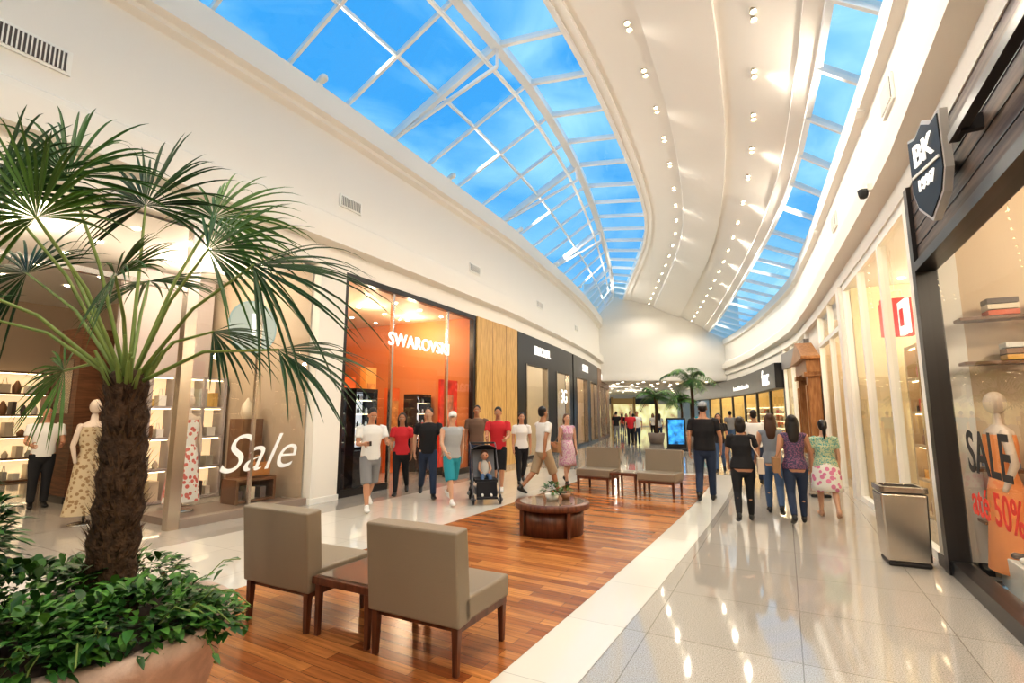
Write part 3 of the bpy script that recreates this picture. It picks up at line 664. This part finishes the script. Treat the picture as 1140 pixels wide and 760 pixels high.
FANS=[((-2.78,2.6,2.78),(-.45,-.2,.9),(.1,-1,.3),.82,118),((-2.35,3.1,2.92),(-.1,.1,1),(0,-1,.3),.76,118),((-1.8,2.9,2.56),(.75,0,.45),(.1,-1,.5),.66,95),
((-1.5,2.85,2.45),(1,-.05,.04),(.0,-.8,.7),.85,72),((-1.3,2.8,1.95),(1,0,.05),(.1,-.5,.85),.58,66),((-3.15,3.2,2.5),(-.9,.1,.4),(.1,-1,.4),.72,118),
((-2.0,3.25,2.9),(.45,.3,.8),(.1,-1,.4),.72,110),((-2.9,2.45,2.3),(-.8,-.3,.1),(0,-.8,.6),.55,110),((-2.5,3.4,2.5),(-.3,.8,.5),(0,-.8,.6),.62,110),
((-2.45,2.5,2.6),(-.3,-.5,.9),(0,-1,-.2),.62,110),((-2.65,3.0,1.85),(-.8,0,-.35),(0,-1,.4),.42,90),((-2.05,2.55,2.3),(.5,-.5,.5),(0,-.7,.7),.46,100),((-1.85,3.1,2.1),(.8,.2,.0),(0,-.6,.8),.42,80),((-3.0,2.9,2.95),(-.5,.1,.85),(.1,-1,.3),.75,115),((-2.55,2.75,2.95),(-.1,0,1),(.2,-1,.2),.72,105),((-3.0,2.7,2.15),(-.9,0,.1),(0,-.8,.6),.5,100)]
for h_,a_,n_,r_,s_ in FANS: fan(f,cr,h_,a_,n_,r_,int(s_*.32),R(s_),.28)
for _ in range(16):
    a=rng.uniform(0,6.28); f.tube([Vector(cr)+Vector((0,0,-.12)),Vector(cr)+Vector((.16*math.cos(a),.16*math.sin(a),rng.uniform(.1,.3)))],[.03,.008],STEM,6)
f.build('fronds',e,fixn=False)
f=MB()
bush(f,(-.25,-.05,.62),.42,750,.10,rng,flat=.5); bush(f,(.35,-.1,.58),.36,650,.09,rng,flat=.5); bush(f,(.1,-.45,.6),.35,550,.09,rng,flat=.5); bush(f,(.55,.1,.5),.22,300,.08,rng,flat=.5); bush(f,(-.1,.4,.6),.35,350,.09,rng,flat=.5)
for _ in range(26):
    a=rng.uniform(-2.6,.9); r0=.58; p=Vector((r0*math.cos(a),r0*math.sin(a),.62)); q=p+Vector((.2*math.cos(a),.2*math.sin(a),rng.uniform(-.25,.12))); f.tube([p,p.lerp(q,.5)+Vector((0,0,.05)),q],.004,STEM,4)
    for k in range(7): leaf(f,p.lerp(q,k/6),Vector((rng.uniform(-1,1),rng.uniform(-1,1),rng.uniform(-.4,.5))),.07,.032,rng.choice(LG),.4)
f.build('groundcover',e,fixn=False)
f=MB(); DK=[LG[0],LG[2],LG[2]]
for bx,by,bz in((-.5,-.3,1.0),(-.62,-.05,.9),(-.38,-.45,.8),(-.55,-.3,1.22),(-.35,-.35,1.1)):
    f.tube([(-.4,-.2,.5),(bx,by,bz)],[.012,.006],STEM,5); bush(f,(bx,by,bz-.05),.2,150,.13,rng,DK)
f.build('shrub',e,fixn=False)
def ppalm(x,y,h,s=1,seed=1):
    rg=random.Random(seed); e=empty('potted_palm',(x,y,0)); f=MB()
    f.lathe([(0,0),(.35,0),(.45,.55),(.4,.57),(0,.5)],mat('planter_dark',(.25,.2,.17),.5)); f.build('planter',e)
    f=MB(); f.tube([(0,0,.5),(.05,0,h*.5),(0,0,h*.72)],[.09,.07,.06],TR,10); f.build('trunk',e)
    f=MB()
    for i in range(18):
        a=rg.uniform(0,6.28); el=rg.uniform(.2,1.25); L=s*rg.uniform(1.0,1.4); pts=[]
        for k in range(9):
            q=k/8; pts.append(Vector((math.cos(a)*math.cos(el)*L*q,math.sin(a)*math.cos(el)*L*q,h*.72+math.sin(el)*L*q-.65*L*q*q)))
        f.tube(pts,[.012]*9,STEM,4)
        for k in range(1,9):
            for ss in(0,.5):
                p=pts[k-1].lerp(pts[k],ss+.25); t=(pts[k]-pts[k-1]).normalized(); sd=t.cross(Vector((0,0,1))).normalized()
                for sg in(-1,1): leaf(f,p,sd*sg+t*.6-Vector((0,0,.3)),.34*s*(1.1-.6*k/8),.05,rg.choice(LG),.5)
    f.build('fronds',e,fixn=False)
ppalm(8.3,23.6,4.2,1.5,2); ppalm(7.7,27.5,3.4,1.2,3); ppalm(10.4,31.5,3.2,1.1,5)
e=empty('digital_kiosk',(7.2,22.6,0),R(-15)); f=MB(); f.box((0,0,.7),(.8,.18,1.4),BLACK); f.box((0,0,.04),(.95,.4,.08),DARK); f.build('body',e,.02)
f=MB(); f.box((0,-.1,.8),(.66,.02,1.05),mat('screen_blue',(.04,.25,.75),.2,emit=.9,var=.8,vscale=4)); f.build('screen',e)
def bin_(x,y,rz,s=1):
    e=empty('litter_bin',(x,y,0),rz); f=MB(); f.box((0,0,.4),(.42*s,.4*s,.7),SS,taper=.92); f.box((0,0,.025),(.38*s,.36*s,.05),DARK); f.build('body',e,.02)
    f=MB(); 
    for sx in(-1,1): f.box((sx*.19*s,0,.79),(.04,.4*s,.06),SS)
    for sy in(-1,1): f.box((0,sy*.18*s,.79),(.42*s,.04,.06),SS)
    f.box((0,0,.757),(.34*s,.32*s,.01),BLACK); f.build('lid_rim',e,.008)
bin_(4.25,5.75,R(-24)); bin_(6.0,10.2,R(-24),.9)
# ------------------------------------------------------------ people
def remesh(mb,vox,it=4):
    me=mb.mesh('tmp'); o=bpy.data.objects.new('tmp',me); sc.collection.objects.link(o)
    r=o.modifiers.new('r','REMESH'); r.mode='VOXEL'; r.voxel_size=vox; r.use_smooth_shade=True
    s=o.modifiers.new('s','SMOOTH'); s.factor=.5; s.iterations=it
    d=bpy.context.evaluated_depsgraph_get(); me2=bpy.data.meshes.new_from_object(o.evaluated_get(d)); bpy.data.objects.remove(o); 
    me2.materials.clear(); me2.materials.append(mb.mats[0])
    for p in me2.polygons: p.use_smooth=True; p.material_index=0
    return me2
SK=[mat('skin_a',(.50,.26,.16),.5),mat('skin_b',(.38,.19,.105),.5),mat('skin_c',(.56,.33,.22),.5)]
HB=mat('hair_black',(.012,.009,.008),.45); HBR=mat('hair_brown',(.07,.03,.015),.45)
EYE=mat('eye_dark',(.02,.01,.01),.2); EYW=mat('eye_white',(.8,.78,.75),.3); LIP=mat('lips',(.4,.12,.1),.4)
def cl(n,c): return mat('cloth_'+n,c,.85)
def person(name,x,y,head,h=1.7,fem=False,skin=0,top=None,sleeve='short',bot='pants',botm=None,shoe=None,hair='short',hairm=None,stride=0,armL=(0,8,12),armR=(0,8,12),turn=0,nod=0,cap=None,b=1,bag=None,far=False,topz=.5,phone=False):
    e=empty(name,(x,y,0.003),-R(head)); S=SK[skin] if isinstance(skin,int) else skin; vox=.02 if far else .0115
    V=Vector
    legs=[];lows=[]
    for sx in(1,-1):
        a=R(21*stride*sx) if stride else R(2*sx); fwd=(stride*sx>0); kb=R(0 if not stride else (6 if fwd else 24)); pt=R(0 if not stride else (8 if fwd else -24))
        hip=V((.05*sx*b,0,0)); kn=hip+V((.004*sx,math.sin(a),-math.cos(a)))*.235; an=kn+V((0,math.sin(a-kb),-math.cos(a-kb)))*.225
        fd=V((.12*sx,math.cos(pt),math.sin(pt))).normalized(); dn=V((0,math.sin(pt),-math.cos(pt)))
        heel=an+dn*.022-fd*.018; toe=an+dn*.027+fd*.088; legs.append((hip,kn,an,heel,toe)); lows.append(min(heel.z-.021,toe.z-.015))
    H0=V((0,0,-min(lows))); legs=[tuple((p+H0)*h for p in L) for L in legs]; dz=H0.z-.5
    def P(x_,y_,z_): return V((x_,y_,z_+dz))*h
    if fem: tor=[(.50,-.006,.094*b,.066*b),(.55,-.004,.092*b,.062*b),(.615,0,.070*b,.052*b),(.67,.002,.074*b,.056*b),(.72,.008,.084*b,.064*b),(.77,.0,.086,.052),(.81,-.004,.07,.04),(.83,-.006,.034,.032)]; sh=.100
    else: tor=[(.50,-.004,.086*b,.062*b),(.55,-.002,.086*b,.060*b),(.62,0,.080*b,.056*b),(.69,.002,.092*b,.062*b),(.745,.004,.102,.062),(.785,0,.102,.054),(.815,-.004,.078,.042),(.835,-.006,.036,.035)]; sh=.116
    body=MB()
    body.tube([P(0,t[1],t[0]) for t in tor]+[P(0,.002,.87),P(0,.006,.9)],[(t[2]*h,t[3]*h) for t in tor]+[(.03*h,.032*h),(.03*h,.03*h)],S,18,side=(1,0,0))
    for hip,kn,an,heel,toe in legs:
        mid=kn.lerp(an,.3)-V((0,.006*h,0))
        body.tube([hip+V((0,0,.02*h)),hip.lerp(kn,.35),kn,mid,kn.lerp(an,.7),an],[.05*h,.047*h,.030*h,.031*h,.022*h,.018*h],S,12)
    arms=[]
    for sx,ap in((1,armR),(-1,armL)):
        f_,a_,e_=[R(q) for q in ap]; s0=P(sh*sx,0,.80); up_=V((sx*math.sin(a_),math.sin(f_)*math.cos(a_),-math.cos(f_)*math.cos(a_)))
        el=s0+up_*.165*h; fo=V((-sx*.25*math.sin(e_)+sx*.06,math.sin(f_+e_),-math.cos(f_+e_))).normalized(); wr=el+fo*.145*h; arms.append((sx,s0,el,wr,fo))
        body.tube([s0-V((sx*.02*h,0,0)),s0,s0.lerp(el,.5),el,el.lerp(wr,.35),wr],[.03*h,.031*h,.026*h,.021*h,.021*h,.014*h],S,10)
    HT=Matrix.Translation(P(0,0,.865))@Matrix.Rotation(R(turn),4,'Z')@Matrix.Rotation(R(-nod),4,'X')@Matrix.Scale(h,4)
    body.ell((0,-.004,.078),(.042,.052,.052),S,HT); body.ell((0,.014,.045),(.033,.036,.042),S,HT); body.ell((0,.028,.018),(.019,.02,.014),S,HT); body.ell((0,.052,.052),(.007,.009,.014),S,HT)
    for sx in(-1,1): body.ell((.043*sx,-.002,.055),(.006,.011,.016),S,HT)
    o=bpy.data.objects.new('body',remesh(body,vox)); link(o,e)
    det=MB()
    for sx in(-1,1):
        det.ell((.0155*sx,.0465,.066),(.0075,.004,.0045),EYW,HT,8,6); det.ell((.0155*sx,.050,.066),(.0035,.002,.0038),EYE,HT,8,5); det.box((.0155*sx,.0495,.076),(.016,.004,.003),HB,HT)
    det.ell((0,.0495,.030),(.013,.004,.004),LIP,HT,8,6); det.build('face_features',e)
    hd=MB()
    for sx,s0,el,wr,fo in arms:
        inn=V((-sx,0,0)); wid=fo.cross(inn).normalized()
        if wid.y<0: wid=-wid
        nn_=fo.cross(wid).normalized(); 
        if nn_.dot(inn)<0: nn_=-nn_
        k1=wr+fo*.052*h
        hd.tube([wr-fo*.008*h,wr+fo*.02*h,k1],[(.015*h,.011*h),(.022*h,.010*h),(.022*h,.008*h)],S,10,side=wid)
        for i,(o_,L) in enumerate(((.017,.040),(.006,.045),(-.006,.042),(-.016,.033))):
            r0=k1+wid*o_*h-fo*.006*h; p1=r0+(fo+nn_*.25).normalized()*L*.5*h; p2=p1+(fo+nn_*.9).normalized()*L*.5*h
            hd.tube([r0,p1,p2],[.0055*h,.005*h,.004*h],S,6)
        r0=wr+fo*.014*h+wid*.014*h; p1=r0+(wid*.8+fo*.6+nn_*.3).normalized()*.026*h; p2=p1+(fo+wid*.2+nn_*.3).normalized()*.022*h
        hd.tube([r0,p1,p2],[.0075*h,.006*h,.0045*h],S,6)
        if phone and sx==1: c=k1+nn_*.018*h; f2=MB(); f2.beam(c-fo*.03*h,c+fo*.06*h,.07,.012,HB,up=nn_); f2.build('phone',e)
    hd.build('hands',e)
    sm=shoe or mat('shoe_black',(.02,.02,.02),.4); f=MB()
    for hip,kn,an,heel,toe in legs:
        m_=heel.lerp(toe,.6)
        f.tube([heel+V((0,0,.008*h)),heel.lerp(toe,.3)+V((0,0,.008*h)),m_,toe],[(.021*h,.028*h),(.021*h,.028*h),(.026*h,.019*h),(.019*h,.013*h)],sm,12,side=(1,0,0))
        f.tube([an+V((0,0,.012*h)),an-V((0,0,.012*h))],[.022*h,.024*h],sm,10)
    f.build('shoes',e)
    if bot in('pants','shorts'):
        f=MB()
        f.tube([P(0,-.002,.485),P(0,-.002,.53),P(0,0,.585)],[(.088*b*h,.066*h*b),((.096 if fem else .091)*b*h,.068*h*b),(.083*b*h,.060*h*b)],botm,18,side=(1,0,0))
        for hip,kn,an,heel,toe in legs:
            if bot=='pants': f.tube([hip+V((0,0,.02*h)),hip.lerp(kn,.35),kn,kn.lerp(an,.4),an+V((0,0,.012*h))],[.055*h,.053*h,(.037 if fem else .04)*h,(.035 if fem else .037)*h,(.026 if fem else .032)*h],botm,14,cap='flat')
            else: f.tube([hip+V((0,0,.02*h)),hip.lerp(kn,.4),kn-V((0,0,.01*h))],[.056*h,.057*h,.052*h],botm,14,cap='flat')
        o=bpy.data.objects.new('trousers' if bot=='pants' else 'shorts',remesh(f,vox,3)); link(o,e)
    else:
        f=MB(); zt=.6 if bot=='skirt' else .62; zb=.27
        N=6; pts=[];rr=[]
        for i in range(N+1):
            k=i/N; z=zt+(zb-zt)*k; w_=(.078+.03*min(1,k*2.5)+.02*k)*b; pts.append(P(0,0,z)); rr.append((w_*h,(w_*.78+.012*abs(stride)*k)*h))
        f.tube(pts,rr,botm,24,side=(1,0,0),cap='flat'); f.build('skirt',e)
    if top:
        f=MB(); T=[t for t in tor if t[0]>=.5]
        f.tube([P(0,T[0][1],topz-.005)]+[P(0,t[1],t[0]) for t in T[1:-1]]+[P(0,-.006,.826)],[((T[0][2]+.012)*h,(T[0][3]+.012)*h)]+[((t[2]+.007+.004*(not fem))*h,(t[3]+.008)*h) for t in T[1:-1]]+[(.044*h,.040*h)],top,22,side=(1,0,0),cap='flat')
        for sx,s0,el,wr,fo in arms:
            if sleeve=='none': f.tube([s0-V((sx*.035*h,0,0)),s0-V((sx*.01*h,0,0))],[.035*h,.033*h],top,10)
            elif sleeve=='short': f.tube([s0-V((sx*.03*h,0,0)),s0,s0.lerp(el,.62)],[.036*h,.037*h,.036*h],top,12,cap='flat')
            else: f.tube([s0-V((sx*.03*h,0,0)),s0,el,el.lerp(wr,.92)],[.035*h,.036*h,.029*h,.021*h],top,12,cap='flat')
        o=bpy.data.objects.new('shirt',remesh(f,vox,3)); link(o,e)
    hm=hairm or HB; f=MB()
    if cap:
        f.ell((0,-.004,.092),(.047,.056,.045),cap,HT); f.ell((0,.055,.088),(.036,.035,.006),cap,HT); f.ell((0,-.016,.07),(.0445,.044,.045),hm,HT)
    else:
        f.ell((0,-.012,.088),(.0465,.053,.050),hm,HT); f.ell((0,-.022,.066),(.044,.040,.05),hm,HT)
        if hair=='long':
            f.tube([V((0,-.018,.09)),V((0,-.034,.04)),V((0,-.046,-.02)),V((0,-.055,-.085)),V((0,-.05,-.13))],[(.045,.035),(.05,.032),(.052,.026),(.045,.02),(.03,.012)],hm,14,side=(1,0,0),M=HT)
            for sx in(-1,1): f.tube([V((.038*sx,-.01,.09)),V((.044*sx,-.008,.04)),V((.046*sx,-.014,-.03))],[.016,.018,.012],hm,8,M=HT)
        if hair=='mid':
            f.tube([V((0,-.018,.09)),V((0,-.03,.045)),V((0,-.034,.0))],[(.047,.036),(.053,.036),(.046,.028)],hm,14,side=(1,0,0),M=HT)
        if hair=='tail':
            f.tube([V((0,-.06,.09)),V((0,-.085,.06)),V((0,-.08,-.02)),V((0,-.07,-.07))],[.014,.02,.018,.006],hm,8,M=HT)
    o=bpy.data.objects.new('hair',remesh(f,.0125 if not far else .018,3)) if not cap else None
    if o: link(o,e)
    else: f.build('cap_and_hair',e)
    if bag:
        sx=bag[0]; f=MB(); c=P(sx*(sh+.06),-.01,.53)
        f.box(c,(.09,.28,.22),bag[1]); 
        f.tube([c+V((0,.1,.1)),P(sx*(sh-.01),.05,.72),P(sx*(sh-.02),0,.845),P(sx*(sh-.01),-.05,.72),c+V((0,-.1,.1))],.008,bag[1],6); f.build('shoulder_bag',e,.03)
    return e
JEAN=cl('jeans',(.07,.12,.22)); DJEAN=cl('darkjeans',(.025,.04,.08)); BLK=cl('black',(.015,.015,.018)); WHT=cl('white',(.74,.73,.70)); RED=cl('red',(.55,.03,.04)); KH=cl('khaki',(.38,.30,.2)); GRY=cl('grey',(.22,.22,.23)); TEAL=cl('teal',(.03,.30,.38))
LG_=cl('lightgrey',(.36,.38,.39)); TAN=cl('tan',(.35,.2,.1)); WSH=mat('shoe_white',(.75,.73,.7),.5)
FLO=pattern('floral_a',(.45,.10,.3),(.6,.5,.5),45); FLO2=pattern('floral_b',(.05,.3,.3),(.5,.55,.35),50); FLO3=pattern('floral_c',(.3,.12,.2),(.06,.05,.1),60)
person('walking_man',-2.39,8.76,150,1.72,top=WHT,bot='shorts',botm=GRY,shoe=WSH,stride=.9,armL=(15,12,85),armR=(15,8,80),nod=22,skin=0,phone=True)
person('walking_woman',-2.2,10.3,175,1.62,True,1,top=RED,botm=BLK,stride=.7,hair='long',armL=(-10,8,15),armR=(10,8,60))
person('walking_man',-1.62,10.0,165,1.74,top=BLK,botm=DJEAN,stride=-.9,skin=2,armL=(20,10,20),armR=(-20,10,15),turn=-25)
person('walking_man',-1.08,9.35,150,1.66,top=LG_,sleeve='none',bot='shorts',botm=TEAL,shoe=WSH,cap=WHT,stride=.9,skin=2,armL=(-22,12,25),armR=(22,12,30),turn=-30)
person('walking_man',-.82,12.0,178,1.80,top=cl('brown',(.16,.1,.07)),botm=DJEAN,stride=.7,skin=1)
person('walking_man',-.29,10.75,185,1.74,top=RED,bot='shorts',botm=BLK,shoe=WSH,stride=-.6,skin=0,armL=(25,6,55),armR=(25,6,55),nod=10)
person('walking_woman',.22,11.9,170,1.62,True,0,top=WHT,botm=BLK,stride=.6,hair='mid')
person('walking_man',.62,10.2,60,1.78,top=WHT,bot='shorts',botm=KH,stride=1.1,skin=1,armL=(28,10,30),armR=(-25,10,20),b=1.05)
person('walking_woman',1.25,11.7,160,1.60,True,2,top=FLO,sleeve='none',bot='dress',botm=FLO,stride=.6,hair='mid',hairm=HBR,bag=(1,TAN))
person('walking_man',3.61,9.7,25,1.82,top=BLK,botm=DJEAN,stride=.35,skin=0,cap=LG_,armL=(-5,10,10),armR=(5,14,20),b=1.12)
person('walking_woman',3.5,7.9,22,1.55,True,0,top=BLK,botm=BLK,stride=.5,hair='mid',b=1.12,bag=(1,cl('cream',(.6,.5,.4))),armL=(8,12,30),armR=(10,14,40))
person('walking_man',5.6,11.9,25,1.68,top=WHT,botm=DJEAN,stride=.5,skin=1)
person('walking_woman',5.7,14.2,205,1.6,True,0,top=BLK,botm=JEAN,stride=.5,hair='long')
person('walking_woman',4.24,8.45,25,1.60,True,2,top=cl('greytop',(.22,.24,.27)),sleeve='none',botm=JEAN,stride=-.5,hair='long',hairm=HBR,armL=(12,10,15),armR=(-12,10,10))
person('walking_woman',4.2,7.72,22,1.58,True,0,top=FLO3,sleeve='none',botm=DJEAN,stride=.55,hair='long',armL=(-12,12,10),armR=(14,16,12),b=1.05,bag=(-1,TAN))
person('walking_woman',4.92,8.16,22,1.50,True,2,top=FLO2,sleeve='short',bot='skirt',botm=pattern('skirt_pat',(.7,.25,.4),(.82,.8,.75),12),shoe=mat('sandals',(.5,.3,.2),.6),stride=-.5,hair='tail',b=1.15)
person('shop_assistant',-8.15,9.0,130,1.72,top=WHT,sleeve='short',botm=BLK,skin=0,armL=(10,8,70),armR=(10,8,70))
person('shopping_woman',-2.35,14.1,200,1.62,True,0,top=RED,botm=JEAN,hair='long')
fp=[(6.5,26.7,WHT,DJEAN,0),(7.0,29.6,BLK,JEAN,1),(5.9,25.6,RED,BLK,0),(8.9,31,LG_,DJEAN,1),(9.6,35,WHT,BLK,1),(10.8,29.5,TEAL,DJEAN,0),(7.9,35.5,BLK,GRY,1),(9,42,RED,JEAN,1),(11.5,41,WHT,DJEAN,0),(10.2,24,GRY,JEAN,0),(8.3,45,WHT,BLK,0),(6.3,31,BLK,GRY,0),(7.6,38,RED,BLK,1)]
for i,(x_,y_,a_,b_,fe) in enumerate(fp):
    person('distant_woman' if fe else 'distant_man',x_,y_,20 if i%2 else 195,1.6+.12*(not fe),bool(fe),i%3,top=a_,botm=b_,stride=.6 if i%3 else -.6,hair='long' if fe else 'short',far=True)
# stroller with child
e=empty('baby_stroller',(-.50,9.6,0.003),-R(170)); f=MB()
FRM=mat('stroller_frame',(.15,.15,.16),.3,.8); FAB=cl('stroller_fabric',(.02,.02,.025)); GR2=cl('stroller_grey',(.2,.21,.23))
for sx in(-.24,.24):
    for yy,rr in((.32,.09),(-.28,.12)):
        N=16
        f.tube([(sx,yy+rr*.82*math.cos(2*math.pi*k/N),rr+rr*.82*math.sin(2*math.pi*k/N)) for k in range(N+1)],rr*.18,BLACK,6,cap=None); f.tube([(sx-.02,yy,rr),(sx+.02,yy,rr)],rr*.35,GRY,8)
    f.tube([(sx,.32,.1),(sx,.1,.45),(sx,-.35,1.0),(sx,-.45,1.03)],.013,FRM,6); f.tube([(sx,-.28,.12),(sx,.0,.5),(sx,.12,.6)],.013,FRM,6)
f.tube([(-.24,-.45,1.03),(.24,-.45,1.03)],.017,BLACK,8); f.tube([(-.24,-.28,.12),(.24,-.28,.12)],.01,FRM,6)
f.build('frame',e)
f=MB(); f.box((0,.08,.40),(.4,.38,.05),FAB); T=Matrix.Translation((0,-.12,.42))@Matrix.Rotation(R(20),4,'X'); f.box((0,0,.26),(.4,.04,.52),GR2,T); f.box((0,.28,.24),(.36,.04,.3),FAB); f.box((0,.34,.12),(.36,.14,.03),FAB); f.box((0,-.08,.2),(.36,.3,.12),GR2)
vs=[];fs=[]
for i in range(7):
    a=R(75+i*17)
    for k in range(7):
        b_=R(-60+k*20); vs.append((.24*math.sin(b_)/math.sin(R(60)),-.12+.34*math.cos(a)*math.cos(b_*.4),.72+.30*math.sin(a)*math.cos(b_*.75)))
for i in range(6):
    for k in range(6): fs.append((i*7+k,i*7+k+1,(i+1)*7+k+1,(i+1)*7+k))
f.add(vs,fs,FAB,True); f.build('seat_and_canopy',e,fixn=False)
f=MB(); S=SK[0]; TS=cl('toddler_shirt',(.45,.42,.38))
f.tube([(0,-.02,.47),(0,-.05,.56),(0,-.09,.66),(0,-.10,.72)],[(.08,.07),(.085,.065),(.085,.055),(.03,.03)],TS,14,side=(1,0,0))
f.ell((0,-.09,.82),(.068,.078,.085),S); f.ell((0,-.015,.815),(.01,.012,.012),S); f.ell((0,-.105,.845),(.072,.078,.078),HBR)
for sx in(-1,1):
    f.ell((.025*sx,-.022,.83),(.009,.006,.009),EYE); f.ell((.069*sx,-.09,.815),(.008,.015,.02),S)
    f.tube([(.085*sx,-.09,.68),(.11*sx,-.02,.58),(.07*sx,.09,.53)],[.028,.024,.016],S,8)
    for q in range(4): f.tube([((.062+.007*q)*sx,.09,.53),((.055+.008*q)*sx,.125,.52)],[.005,.004],S,5)
    f.tube([(.07*sx,.09,.535),(.05*sx,.10,.54)],[.006,.005],S,5)
    f.tube([(.045*sx,0,.47),(.07*sx,.2,.47),(.075*sx,.27,.33),(.075*sx,.28,.2)],[.045,.038,.028,.02],JEAN,8); f.tube([(.075*sx,.27,.17),(.08*sx,.35,.16)],[.026,.022],WSH,8)
f.ell((0,-.02,.785),(.018,.006,.006),LIP)
f.build('toddler',e)
# mannequins
def mannequin(M,dm):
    e=empty('dress_mannequin'); f=MB(M); S=mat('mannequin_skin',(.62,.5,.4),.4)
    f.lathe([(0,0),(.18,0),(.18,.02),(.02,.03),(.02,.9),(0,.9)],SS,seg=20); 
    f.lathe([(.03,1.62),(.045,1.56),(.05,1.5),(.16,1.43),(.17,1.38),(.15,1.3),(.16,1.22),(.12,1.05),(.17,.88),(.19,.7)],S,seg=20,sq=(1,.65))
    f.ell((0,0,1.7),(.075,.09,.11),S)
    for sx in(-1,1): f.tube([(sx*.16,0,1.41),(sx*.22,-.02,1.13),(sx*.2,.06,.9)],[.045,.036,.022],S,8); 
    f.build('figure',e)
    f=MB(M); f.lathe([(.165,1.4),(.178,1.3),(.17,1.22),(.13,1.05),(.185,.88),(.21,.6),(.27,.15)],dm,seg=28,sq=(1,.7)); f.build('dress',e)
mannequin(wf(CL,7.78,-.75,.1),pattern('dress_a',(.6,.15,.12),(.78,.74,.68),14)); mannequin(wf(CL,6.95,-1.5,0),pattern('dress_b',(.28,.18,.09),(.5,.4,.26),18)); mannequin(wf(CL,8.2,-1.7,0),mat('dress_pink',(.6,.28,.26),.7))
mannequin(wf(CR,5.12,-.36,.0),mat('dress_orange',(.8,.3,.1),.7)); mannequin(wf(CR,3.6,-.8,0),mat('dress_white',(.8,.78,.72),.7)); mannequin(wf(CR,3.0,-1.0,0),mat('dress_orange',(.8,.3,.1),.7))
f=MB(); f.sbox(CL,7.42,9.22,-1.1,-.13,0,.1,mat('dais_dark',(.2,.15,.12),.4)); f.build('window_dais')
def handbag(M,m,s=1):
    f=MB(M); f.box((0,0,.11*s),(.32*s,.12*s,.2*s),m); f.tube([(-.1*s,0,.2*s),(-.07*s,0,.32*s),(.07*s,0,.32*s),(.1*s,0,.2*s)],.01*s,m,6); f.build('handbag',bevel=.02)
handbag(wf(CL,8.9,-.7,.51),mat('bag_tan',(.5,.22,.07),.4),1.1)
print('objects',len(bpy.data.objects))
